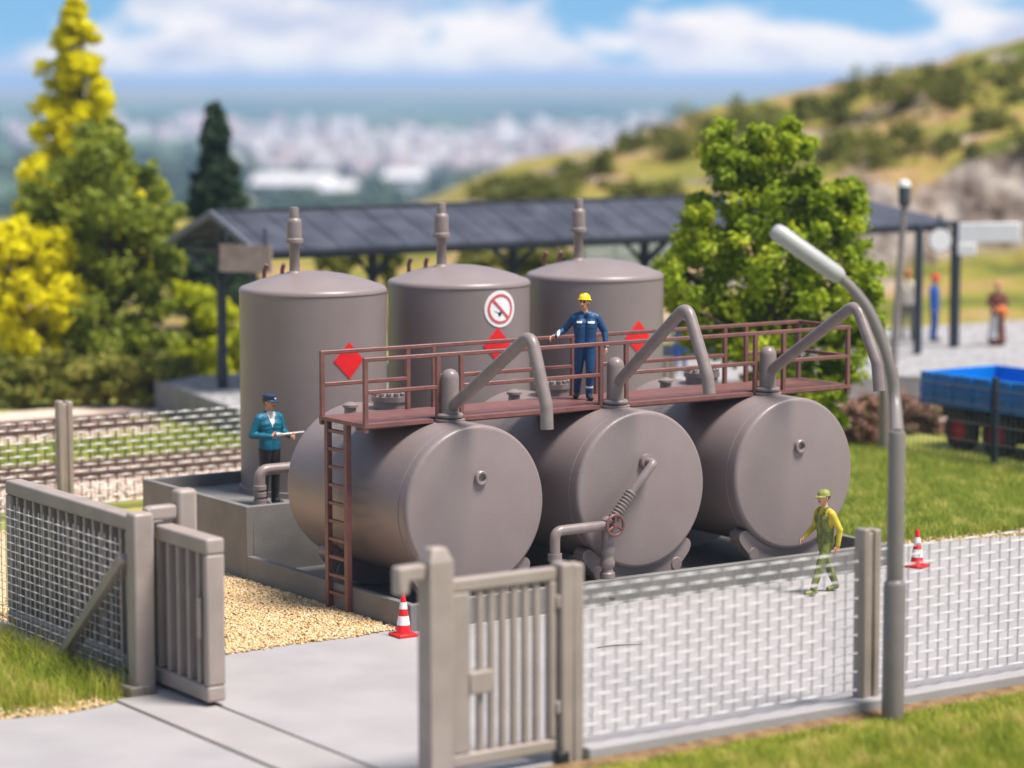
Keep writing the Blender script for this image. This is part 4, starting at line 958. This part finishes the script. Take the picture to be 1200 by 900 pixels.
for x in xsp:
    fm.beam((x, ye+0.2, ze-0.17), (x, yr, 4.15), 0.1, 0.12).beam((x, yb_-0.2, ze-0.14), (x, yr, 4.15), 0.1, 0.12)
    fm.beam((x, yr, 4.2), (x, yr, zr_-0.1), 0.1, 0.1)
    for sx in (-1, 1): fm.beam((x, yr, 3.45), (x+sx*0.95, yr, 4.14), 0.075, 0.075)
    for sy in (-1, 1): fm.beam((x, yr, 3.3), (x, yr+sy*1.3, 4.2), 0.075, 0.075)
fm.build('roof_frame', M['navy'], cn_, smooth=False)
for x in xsp: MB().box(x-0.1, x+0.1, yr-0.1, yr+0.1, PZ, 4.1).build('post', M['navy'], cn_, bevel=0.02)
MB().box(8.70, 8.82, 23.0, 23.1, PZ, 4.1).build('post', M['navy'], cn_)
sb = empty('name_board', (8.9, 22.3, 3.3), 'weathered pale board hanging under the gable of the platform canopy', 'sign board')
bp0, bp1 = seen(258, 302, 65.6), seen(318, 304, 65.2)
dd_ = (bp1-bp0); 
MB().beam(bp0, bp1, 0.08, 0.66).build('board', M['board'], sb)
for t in (0.12, 0.88):
    p = bp0+dd_*t; MB().beam(p+Vector((0,0,0.3)), p+Vector((0,0,0.75)), 0.05, 0.05).build('hanger', M['navy'], sb)

# station sign with two white boards, clock, lamp post
sp2 = empty('station_sign', (31.0, 21.8, PZ), 'white direction boards on a dark post on the right part of the platform', 'sign')
ba = seen(1118, 405, 78.0); ba.z = PZ
MB().box(ba.x-0.11, ba.x+0.11, ba.y-0.11, ba.y+0.11, PZ, seen(1118, 258, 78).z).build('post', M['navy'], sp2, bevel=0.02)
a, b = seen(1122, 273, 77.6), seen(1196, 272, 77.2); MB().beam(a, b, 0.10, 0.56).build('sign_board', M['signwhite'], sp2, bevel=0.03)
a, b = seen(1122, 292, 77.6), seen(1144, 292, 77.5); MB().beam(a, b, 0.10, 0.34).build('small_board', M['signwhite'], sp2, bevel=0.03)
ck = empty('platform_clock', seen(1101, 281, 77.5), 'round white platform clock left of the station sign', 'clock')
cc_ = seen(1101, 281, 77.5); fd = -Vector((FWD.x, FWD.y, 0)).normalized()
k_ = MB().tube([cc_, cc_+fd*0.16], 0.32, 28); k_.build('clock_face', M['signwhite'], ck)
MB().tube([cc_+fd*0.02, cc_+fd*0.12], 0.35, 28).build('clock_rim', M['dark'], ck)
MB().beam(cc_+Vector((0, 0, 0.3)), cc_+Vector((0, 0, 0.75)), 0.06, 0.06).build('hanger', M['navy'], ck)
p3 = Vector((28.9, 21.15, PZ)); tag(MB().box(p3.x-0.09, p3.x+0.09, p3.y-0.09, p3.y+0.09, PZ, 4.4).build('canopy_pillar', M['navy'], org=p3, bevel=0.02), 'slim dark pillar under the right end of the canopy, beside the man in the beige coat', 'pillar')
l2 = empty('platform_lamp', (25.7, 18.7, PZ), 'dark slim platform lamp with a pale cap at the edge of the platform', 'lamp')
lb = Vector((25.72, 18.67, PZ)); lt = seen(1060, 240, 72.2); 
MB().tube([lb, lb.lerp(lt, 0.5), lt], [0.12, 0.09, 0.08], 12).build('pole', M['lampgrey'], l2)
MB().tube([seen(1060, 243, 72.2), seen(1060, 240, 72.2), seen(1060, 219, 72.2)], [0.08, 0.16, 0.165], 16).build('lamp_body', M['dark'], l2)
MB().tube([seen(1060, 219, 72.2), seen(1060, 214, 72.2), seen(1060, 211, 72.2)], [0.165, 0.15, 0.06], 16).build('lamp_cap', M['white'], l2)

st2 = dict(stand); 
def onplat(px_, py_, D):
    p = seen(px_, py_, D); p.z = PZ; return p
person(onplat(1063, 396, 80.5), CAMF+PI, 'man in a long beige coat with ginger hair seen from behind on the platform', st2, dict(top='c_beige', hips='c_beige', leg='c_grey'), 1.16, 0.022, hair='hairorange', fingers=False)
person(onplat(1094, 400, 79.8), CAMF+rad(60), 'railwayman in royal blue uniform with a red cap on the platform', dict(stand, armR=[(-0.24, 0.0, 1.13), (-0.23, -0.03, 0.88)], armL=[(0.24, 0.0, 1.13), (0.23, -0.03, 0.88)]), dict(top='c_royal', leg='c_royal'), 1.12, 0.022, hat='redcap', fingers=False)
apron = lambda c, ch, hd_: (c[:, 2] < 0.85) & (c[:, 0] < -0.02) & (c[:, 1] < -0.05) & (c[:, 2] > 0.2)
bag = [((0.05, -0.2, 1.02), 0.12, (0.12, -0.2, 0.95), 0.13, 'c_orange')]
person(onplat(1168, 406, 78.5), CAMF, 'woman in a long brown dress holding an orange bundle on the platform', dict(stand, armR=[(-0.28, -0.02, 1.15), (-0.12, -0.22, 1.02)], armL=[(0.28, -0.02, 1.15), (0.16, -0.22, 1.0)], extra=bag), dict(top='c_brown', leg='c_brown', hips='c_brown'), 1.05, 0.022, hair='hairorange', paint=[(apron, 'c_white')], fingers=False, skirt=True)
person(onplat(797, 437, 71.0), CAMF, 'man in bright blue workwear on the platform behind the catwalk', st2, dict(top='c_royal', leg='c_royal'), 1.0, 0.022, hair='hairbrown', fingers=False)

def track(name, yc, xa, xb, label):
    t = empty(name, (0, yc, 0), label, 'railway track', 'railway tracks')
    MB().prism([(yc-1.75, -0.1), (yc+1.75, -0.1), (yc+1.35, 0.06), (yc-1.35, 0.06)], xa, xb, 'YZ').build('ballast', M['ballast'], t, smooth=False)
    sl_ = MB(); x = xa+0.3
    while x < xb-0.3: sl_.box(x-0.12, x+0.12, yc-1.2, yc+1.2, 0.0, 0.10); x += 0.65
    o = sl_.build('sleepers', M['sleeper'], t, smooth=False)
    for s_ in (-0.75, 0.75):
        y = yc+s_
        MB().box(xa, xb, y-0.075, y+0.075, 0.10, 0.125).box(xa, xb, y-0.02, y+0.02, 0.125, 0.215).box(xa, xb, y-0.04, y+0.04, 0.215, 0.27).build('rail', M['rail'], t, smooth=False)
track('railway_track', 17.1, -30, 40, 'railway track with rusty rails nearest the rear woven fence')
track('railway_track', 24.4, -30, 6.4, 'railway siding ending at the platform, beyond the grass strip')
slab('ballast_bed', [(-30, 14.2), (40, 14.2), (28, 16.6), (22, 18.2), (18, 19.0), (-30, 19.4)], -0.3, -0.02, M['ballast'])
slab('sand_path', [(-30, 26.3), (8.2, 26.3), (8.6, 28.9), (-30, 29.6)], -0.3, -0.02, M['ballast'])
def reg_bal(n): return np.stack([RNG.uniform(-8, 16, n), RNG.uniform(14.3, 19.2, n)], 1)
tag(pebbles('track_ballast', 12000, reg_bal, 0.06, M['ballast'], 0.02), 'pale broken stone ballast around the railway track', 'ballast', kind='stuff')

# ------------------------------------------------------------------ blue trailer
tl = empty('flatbed_trailer', (20.5, 7.5, 0), 'bright blue drop side trailer with black running gear behind the dark fence', 'trailer')
tx0, tx1, ty0, ty1, tz0, tz1 = 19.5, 21.9, 1.5, 10.9, 1.03, 1.76
sd_ = MB().box(tx0, tx0+0.10, ty0, ty1, tz0, tz1).box(tx1-0.10, tx1, ty0, ty1, tz0, tz1)
y = ty0+0.3
while y < ty1:
    sd_.box(tx0-0.04, tx0, y-0.04, y+0.04, tz0+0.05, tz1-0.03); y += 0.62
sd_.box(tx0-0.03, tx0, ty0, ty1, tz0+0.30, tz0+0.36)
sd_.build('side_board', M['blue'], tl, bevel=0.01)
MB().box(tx0+0.10, tx1-0.10, ty1-0.10, ty1, tz0, tz1).build('tailboard', M['blue'], tl, bevel=0.01)
MB().box(tx0+0.10, tx1-0.10, ty0+0.1, ty1-0.1, tz0+0.02, tz0+0.12).build('load_floor', M['blue'], tl)
MB().box(tx0+0.5, tx0+0.7, ty0, ty1-0.2, 0.70, 0.98).box(tx1-0.7, tx1-0.5, ty0, ty1-0.2, 0.70, 0.98).box(tx0+0.2, tx1-0.2, 8.0, 10.2, 0.62, 0.90).build('chassis', M['chassis'], tl)
def wheel(x, y):
    w = MB().lathe([(0.26, -0.14), (0.46, -0.13), (0.50, -0.08), (0.50, 0.08), (0.46, 0.13), (0.26, 0.14)], (x, y, 0.50), 'X', 32).build('wheel', M['black'], tl)
    MB().lathe([(0, -0.10), (0.12, -0.12), (0.14, -0.08), (0.26, -0.06), (0.27, -0.135), (0.27, 0.0)], (x, y, 0.50), 'X', 24).build('rim', M['rim'], w)
for y in (9.75, 8.55, 3.2):
    for x in (19.75, 21.65): wheel(x, y)
for i, (x, y) in enumerate([(22.4, 9.0), (22.45, 8.75), (22.42, 8.48), (22.5, 8.2), (22.47, 7.9), (22.5, 7.65)]):
    o = MB().lathe([(0.07, 0), (0.07, 0.55), (0.05, 0.6), (0, 0.6)], (x, y, -0.06), 'Z', 10).build('stake', M['orange'], org=(x, y, -0.06))
    tag(o, 'short pale orange stake standing behind the blue trailer', 'stake', 'orange stakes behind the trailer')

# ------------------------------------------------------------------ vegetation
def leaves(centers, radii, per, size, flat=0.8, seed=1, droop=0.0):
    """leaf quads spread through clumps; returns arrays"""
    rg = np.random.default_rng(seed); C_ = np.repeat(np.asarray(centers, float), per, axis=0); R_ = np.repeat(np.asarray(radii, float), per)
    n = len(C_); d = rg.normal(size=(n, 3)); d /= np.linalg.norm(d, axis=1)[:, None]
    rr = R_*rg.uniform(0.02, 1.0, n)**0.45*rg.uniform(0.75, 1.4, n); p = C_+d*rr[:, None]*np.array([1, 1, flat])
    nrm = d*0.7+rg.normal(size=(n, 3))*0.6+np.array([0, 0, 0.35]); nrm /= np.linalg.norm(nrm, axis=1)[:, None]
    t = np.cross(nrm, rg.normal(size=(n, 3))); t /= np.linalg.norm(t, axis=1)[:, None]; b = np.cross(nrm, t)
    s = size*rg.uniform(0.6, 1.35, n)[:, None]
    Vv = np.stack([p-t*s*0.5, p-b*s*0.34+nrm*s*0.06, p+t*s*0.55, p+b*s*0.34+nrm*s*0.06], 1).reshape(-1, 3)
    Ff = np.arange(n*4).reshape(-1, 4)
    return Vv, Ff
def tree(name, base, label, cat, clumps, radii, per, size, m_, trunk_r, trunk_top, limbs=None, group=None, bark='bark', seed=1, flat=0.8):
    base = Vector(base); t = empty(name, base, label, cat, group)
    Vv, Ff = leaves(np.asarray(clumps)-np.array(base), radii, per, size, flat, seed)
    c = npmesh('crown', Vv, Ff, M[m_]); c.parent = t
    tb = MB(); top_ = Vector(trunk_top)
    mid = base.lerp(top_, 0.5)+Vector((0.08, -0.06, 0))
    tb.tube([base-Vector((0, 0, 0.2)), base+Vector((0, 0, 0.15)), mid, top_], [trunk_r*1.5, trunk_r*1.05, trunk_r*0.75, trunk_r*0.2], 10)
    rg = random.Random(seed)
    for q in (limbs if limbs is not None else rg.sample(list(map(tuple, clumps)), min(len(clumps), 24))):
        q = Vector(q); h = max(0.12, min(0.92, (q.z-base.z)/(max(0.5, top_.z-base.z))*0.65)); s_ = base.lerp(mid, h*2) if h < 0.5 else mid.lerp(top_, (h-0.5)*2)
        tb.tube([s_, s_.lerp(q, 0.5)+Vector((0, 0, 0.1)), q], [trunk_r*0.4, trunk_r*0.25, trunk_r*0.08], 6)
    tb.build('trunk', M[bark], t)
    return t
# maple by the yard: clumps laid along real limbs, uneven outline
rg = np.random.default_rng(5)
lobes = [(845,158,20),(838,185,24),(860,195,28),(925,150,16),(940,172,20),(915,178,26),(882,180,30),(890,160,18),(885,205,36),(862,228,36),(905,228,42),(945,215,26),(965,235,30),(995,222,20),(1003,240,20),(985,262,32),(945,262,42),(900,272,46),(855,268,36),
         (820,245,22),(815,262,26),(805,290,36),(840,305,44),(890,318,52),(945,308,48),(988,298,38),(1008,322,30),(790,318,24),(800,348,34),(838,352,44),(890,365,50),(945,355,48),(990,352,38),(1022,345,18),(1025,380,18),(1005,388,32),(960,398,44),(905,410,46),(860,400,40),(815,388,32),(985,428,34),(940,446,40),(890,450,36),(970,465,26),(925,480,30),(975,492,18)]
cl, rd = [], []
for px_, py_, r in lobes:
    c0 = seen(px_, py_, 58.0); rm = r/54.6
    for j in range(20):
        d = rg.normal(size=3); d /= np.linalg.norm(d); q = np.array(c0)+d*rm*rg.uniform(0.35, 0.9)*np.array([0.8, 0.8, 0.8]) + np.array([FWD.x, FWD.y, 0])*rg.normal(0, 0.35*min(2.0, 0.6+rm))
        cl.append(q); rd.append(min(0.34, rm*rg.uniform(0.2, 0.36)+0.05))
mb_ = Vector((13.9, 9.4, -0.06))
tree('maple_tree', mb_, 'bushy bright green tree behind the right end of the catwalk', 'tree', cl, rd, 62, 0.135, 'lime', 0.22, tuple(seen(890, 220, 58.0)), seed=3)
def cone_tree(name, base, H, rbase, label, m_, n, per, size, power=0.8, low=0.08, seed=2, cr=0.3, group=None, lump=0.25):
    rg = np.random.default_rng(seed); base = Vector(base); C_, R_ = [], []
    ph = rg.uniform(0, 6.28, 6)
    for i in range(n):
        t = low+(0.985-low)*(1-rg.uniform(0, 1)**0.62) if i > n*0.06 else rg.uniform(0.85, 0.985)
        a = rg.uniform(0, 2*PI)
        w = rbase*(1-t)**power*(1+lump*math.sin(3*a+ph[0]+t*9)+lump*0.8*math.sin(2*a+ph[1]-t*17)); rr = w*rg.uniform(0.45, 1)
        C_.append((base.x+rr*math.cos(a), base.y+rr*math.sin(a), base.z+H*t)); R_.append(cr*(0.55+0.7*(1-t))*rg.uniform(0.7, 1.2))
    return tree(name, base, label, 'tree', C_, R_, per, size, m_, max(0.12, H*0.022), (base.x, base.y, base.z+H*0.96), seed=seed, group=group)
b1 = seen(88, 0, 82); b1.z = -0.06
cone_tree('tall_yellow_tree', b1, seen(88, -6, 82).z+0.1, 2.7, 'tall narrow yellow tree rising behind the green tree on the left', 'yellow', 520, 60, 0.20, 0.75, 0.2, 4, 0.36, lump=0.22)
# round green tree in front of it
def lobe_tree(name, label, cat, lobes, D, m_, per, size, base_px, depth=0.8, seed=3, trunk_r=0.2, sub=11, group=None, zbase=-0.06):
    rg = np.random.default_rng(seed); C_, R_ = [], []
    ppm = 3168.8/D
    for px_, py_, r in lobes:
        c0 = np.array(seen(px_, py_, D)); rm = r/ppm
        for j in range(sub):
            d = rg.normal(size=3); d /= np.linalg.norm(d); q = c0+d*rm*rg.uniform(0.35, 0.95)+np.array([FWD.x, FWD.y, 0])*rg.normal(0, depth*rm)
            C_.append((q[0], q[1], max(q[2], 0.05))); R_.append(rm*rg.uniform(0.24, 0.42)+0.07)
    bs_ = seen(base_px, 440, D); bs_.z = zbase
    tp = min(lobes, key=lambda q: q[1]); tp = seen(tp[0], tp[1], D)
    return tree(name, bs_, label, cat, C_, R_, per, size, m_, trunk_r, tuple(tp), seed=seed, group=group)
lobe_tree('green_tree', 'large full green tree in the middle of the left tree group', 'tree', [(118,160,28),(100,185,36),(140,190,34),(80,220,44),(130,230,50),(170,225,34),(60,262,42),(110,275,56),(160,270,48),(190,262,28),(200,300,26),(150,315,54),(100,320,54),(185,345,34),(140,365,54),(95,372,50),(170,400,40),(125,415,42),(80,420,34),(40,240,24),(30,285,24)], 74, 'green', 60, 0.22, 125, seed=8, trunk_r=0.3)
lobe_tree('yellow_bush_tree', 'broad bright yellow tree at the left edge', 'tree', [(20,275,26),(50,290,28),(10,310,34),(70,315,28),(40,335,36),(80,345,22),(15,365,36),(55,380,32),(25,410,30),(-20,330,40),(-25,390,36),(60,415,18),(-10,280,24)], 72.5, 'yellow', 70, 0.20, 25, seed=9)
lobe_tree('lime_bush', 'low yellow green bush between the left trees and the canopy', 'bush', [(215,350,20),(240,362,24),(262,370,20),(225,388,26),(255,400,26),(275,395,18),(205,410,24),(235,425,26),(265,430,20),(198,436,14),(285,420,16)], 76, 'yelgreen', 60, 0.18, 238, seed=12, trunk_r=0.09)
bc = seen(254, 300, 92); bc.z = -0.06
cone_tree('dark_conifer', bc, seen(254, 118, 92).z+0.06, 1.75, 'dark green conical conifer behind the canopy gable', 'conifer', 520, 50, 0.22, 0.85, 0.1, 6, 0.32, lump=0.06)
lobe_tree('dark_shrub', 'dark bush under the canopy gable beside the conifer', 'bush', [(225,300,22),(250,310,28),(235,330,26),(270,330,24),(215,335,18)], 84, 'conifer', 60, 0.2, 240, seed=14, trunk_r=0.08)
for i, (px_, lab) in enumerate([(10, 'low scrubby hedge plant at the left edge below the yellow tree'), (65, 'low scrubby hedge plant between the yellow and the green tree'), (125, 'low scrubby hedge plant below the large green tree'), (185, 'low scrubby hedge plant left of the lime bush')]):
    lobe_tree('hedge_plant', lab, 'hedge plant', [(px_-26,438,18),(px_,428,20),(px_+24,436,18),(px_-12,455,18),(px_+14,456,18),(px_+32,458,12)], 70.5, 'hedge', 60, 0.16, px_, seed=20+i, trunk_r=0.06, group='hedge below the left trees')
for i, (px_, py_, D, lab) in enumerate([(1010, 500, 62.5, 'reddish heather bush right of the bushy green tree'), (1048, 492, 66, 'reddish heather bush left of the grey fence post by the platform'), (1082, 500, 65.5, 'reddish heather bush behind the rear wheel of the blue trailer')]):
    lobe_tree('heather_bush', lab, 'bush', [(px_-14,py_-12,16),(px_+10,py_-18,18),(px_,py_+10,20),(px_+18,py_+12,16),(px_-20,py_+16,14)], D, 'heather', 60, 0.12, px_, seed=30+i, trunk_r=0.05, group='heather bushes')
for i, (px_, w_) in enumerate([(395, 15), (452, 13), (560, 14), (608, 18), (648, 20), (682, 16)]):  # bushes added to darken the bright ground seen under the canopy
    lobe_tree('darkening_bush', 'dark bush added behind the platform to darken the gap under the canopy roof', 'bush', [(px_-w_, 306, w_*0.8), (px_, 300, w_), (px_+w_, 306, w_*0.8), (px_, 316, w_)], 86, 'hillbush', 40, 0.2, px_, seed=60+i, trunk_r=0.05, sub=7, group='bushes added to darken behind the platform')
# bushes scattered on the hill
rg2 = np.random.default_rng(77)
spots = [(830,160,3.4),(790,185,2.4),(870,150,2.6),(1045,130,3.6),(1000,120,2.6),(955,135,2.2),(905,165,2.8),(700,205,2.2),(1115,120,2.8),(1060,180,3.0),(1025,200,3.4),(745,175,2.0),(1160,150,2.2),(660,215,1.8),(1085,95,2.0),(975,190,2.8),(1180,95,2.4)]
for _ in range(95):
    qx = rg2.uniform(560, 1260); sy_ = float(np.interp(qx, [500, 640, 800, 1000, 1200, 1260], [240, 190, 140, 95, 52, 40])); qy = sy_+6+rg2.uniform(0, 1)**0.8*min(150, 235-sy_)
    if qx > 960 and qy > 185: continue
    spots.append((qx, qy, rg2.uniform(0.7, 1.8)))
for i, (px_, py_, r) in enumerate(spots):
    # drop each bush onto the hill along its sight line
    best = None
    for D in np.arange(96, 152, 0.5):
        p = seen(px_, py_, D); u = (p-CAM).dot(RGT)
        dfl = (p-CAM).x*fh[0]+(p-CAM).y*fh[1]
        if float(height(np.array([u]), np.array([dfl]))[0]) > p.z: best = (p, D); break
    if best is None: continue
    p, D = best; rm = r*0.42
    C_ = [(p.x+rg2.normal(0, rm*0.6), p.y+rg2.normal(0, rm*0.6), p.z+abs(rg2.normal(rm*0.45, rm*0.35))) for _ in range(16)]
    side = 'left' if px_ < 850 else 'right'
    tree('hill_bush', (p.x, p.y, p.z-0.1), 'olive green bush on the hillside', 'bush', C_, [rm*0.45]*16, 40 if r > 2 else 22, 0.24, 'hillbush', 0.06, (p.x, p.y, p.z+rm), seed=40+i, group='bushes on the hillside')
# white picket fence beyond the platform
wf = empty('picket_fence', seen(730, 300, 84), 'white picket fence beyond the platform, left of the bushy tree', 'fence')
fa, fb_ = seen(688, 303, 85), seen(800, 297, 82); dfv = fb_-fa
wb = MB()
for i in range(34):
    p = fa+dfv*(i/33); wb.box(p.x-0.035, p.x+0.035, p.y-0.03, p.y+0.03, p.z-0.35, p.z+0.65)
wb.build('pickets', M['white'], wf)
wb = MB().beam(fa, fb_, 0.05, 0.1).beam(fa+Vector((0, 0, 0.4)), fb_+Vector((0, 0, 0.4)), 0.05, 0.08)
wb.build('rail', M['white'], wf)
wb = MB()
for t in (0, 0.33, 0.66, 1): 
    p = fa+dfv*t; wb.box(p.x-0.06, p.x+0.06, p.y+0.03, p.y+0.13, -0.1, p.z+0.6)
wb.build('post', M['white'], wf)

# ------------------------------------------------------------------ far plain: city and woods
rg3 = np.random.default_rng(5)
n = 4200; D = 1/rg3.uniform(1/2700, 1/900, n); u = rg3.uniform(-0.30, 0.30, n)*D
dens = fbm(u*0.0035, D*0.0018, 41)+0.25*(sstep(1150, 1500, D)-0.6)
keep = dens > 0.10; D, u, n = D[keep], u[keep], keep.sum()
w = rg3.uniform(5, 13, n)*(1+0.5*(rg3.uniform(0, 1, n) > 0.9)); l_ = rg3.uniform(5, 14, n); h = rg3.uniform(4, 11, n)*(1+0.9*(rg3.uniform(0, 1, n) > 0.92)); a = rg3.uniform(0, PI, n)
cxy = np.stack([CAM.x+fh[0]*D+rh[0]*u, CAM.y+fh[1]*D+rh[1]*u], 1); zb_ = height(u, D)
corn = np.array([(-1,-1),(1,-1),(1,1),(-1,1)], float)
px_ = corn[None, :, 0]*w[:, None]/2; py_ = corn[None, :, 1]*l_[:, None]/2
xx = px_*np.cos(a)[:, None]-py_*np.sin(a)[:, None]+cxy[:, 0:1]; yy = px_*np.sin(a)[:, None]+py_*np.cos(a)[:, None]+cxy[:, 1:2]
lo = np.stack([xx, yy, np.repeat((zb_-1)[:, None], 4, 1)], 2); hi = np.stack([xx, yy, np.repeat((zb_+h)[:, None], 4, 1)], 2)
Vv = np.concatenate([lo, hi], 1).reshape(-1, 3); o = (np.arange(n)*8)[:, None, None]
Ff = (o+np.array([(4,5,6,7),(0,1,5,4),(1,2,6,5),(2,3,7,6),(3,0,4,7)])[None]).reshape(-1, 4)
mi = np.zeros((n, 5), int); mi[:, 0] = rg3.choice([0, 1, 2], n, p=[0.45, 0.3, 0.25]); mi[:, 1:] = rg3.choice([0, 0, 1], n)[:, None]
city = npmesh('city', Vv, Ff, [mat('city_white', (0.46, 0.44, 0.45), (0.36, 0.345, 0.355), 0.8, 0.02), mat('city_pink', (0.40, 0.32, 0.33), (0.32, 0.265, 0.28), 0.8, 0.02), mat('city_tile', (0.42, 0.20, 0.14), (0.36, 0.30, 0.30), 0.8, 0.02)], mi.ravel())
tag(city, 'pale far city spread over the plain', 'city', kind='stuff')
# woods on the plain
n = 2600; D = 1/rg3.uniform(1/3600, 1/520, n); u = rg3.uniform(-0.28, 0.28, n)*D
dens = fbm(u*0.004+7, D*0.002+3, 51); keep = (dens > -0.04) | (D < 1050); D, u = D[keep], u[keep]
C_ = np.stack([CAM.x+fh[0]*D+rh[0]*u, CAM.y+fh[1]*D+rh[1]*u, height(u, D)+3.5], 1)
Vv, Ff = leaves(C_, rg3.uniform(4, 8, len(C_)), 26, 4.5, 0.7, 61)
wd = npmesh('distant_woods', Vv, Ff, leafmat('distant_leaf', (0.04, 0.075, 0.03), (0.06, 0.10, 0.04), (0.10, 0.14, 0.05), scale=0.02)); tag(wd, 'dark far woods between the houses on the plain', 'woods', kind='stuff')
# a few nearer big houses below the hill edge
def house(px_, py_, D, w, d_, h, wall, roof, label, rz):
    p = seen(px_, py_, D); dfl = (p-CAM).x*fh[0]+(p-CAM).y*fh[1]; u = (p-CAM).dot(RGT); p.z = float(height(np.array([u]), np.array([dfl]))[0])
    t = empty('house', p, label, 'house', 'far houses below the hill'); 
    b = MB().box(-w/2, w/2, -d_/2, d_/2, -1, h); b.v = [tuple(Matrix.Rotation(rz, 3, 'Z') @ Vector(q)) for q in b.v]; o = b.build('wall', wall, t, org=(0,0,0))
    r = MB().add([(-w/2-.5,-d_/2-.5,h),(w/2+.5,-d_/2-.5,h),(w/2+.5,d_/2+.5,h),(-w/2-.5,d_/2+.5,h),(-w/2+1,0,h+d_*0.28),(w/2-1,0,h+d_*0.28)], [(0,1,5,4),(2,3,4,5),(1,2,5),(3,0,4),(3,2,1,0)])
    r.v = [tuple(Matrix.Rotation(rz, 3, 'Z') @ Vector(q)) for q in r.v]; r.build('roof', roof, t, org=(0,0,0))
cw_, ct_ = mat('house_white', (0.60, 0.58, 0.58), None, 0.7, 0.3), bpy.data.materials['city_tile']
house(474, 236, 1100, 17, 12, 9, cw_, cw_, 'white house with a pale roof at the foot of the grassy hill', YAW-PI/2)
house(345, 240, 1090, 34, 14, 7, cw_, cw_, 'long white hall right of the dark conifer', YAW-PI/2)
house(276, 236, 980, 11, 10, 4, ct_, ct_, 'house with an orange tiled roof beside the dark conifer', YAW-PI/2)
house(395, 243, 1060, 16, 12, 6, cw_, cw_, 'white house between the long hall and the hill', YAW-PI/2+0.3)

# ------------------------------------------------------------------ air
hz = MB().box(-34000, 34000, -34000, 34000, -80, 24).build('haze', None, smooth=False)
hz.data.materials.clear()
hm_ = bpy.data.materials.new('haze_air'); hm_.use_nodes = True; hn = hm_.node_tree.nodes; hn.clear()
ho = hn.new('ShaderNodeOutputMaterial'); hv = hn.new('ShaderNodeVolumePrincipled'); hm_.node_tree.links.new(hv.outputs[0], ho.inputs['Volume'])
hv.inputs['Color'].default_value = (0.42, 0.62, 0.98, 1); hv.inputs['Density'].default_value = 0.00020; hv.inputs['Anisotropy'].default_value = 0.1
hz.data.materials.append(hm_); tag(hz, 'pale blue haze over the far plain', 'haze', kind='stuff')

for o in bpy.data.objects:
    if '_o' in o: del o['_o']
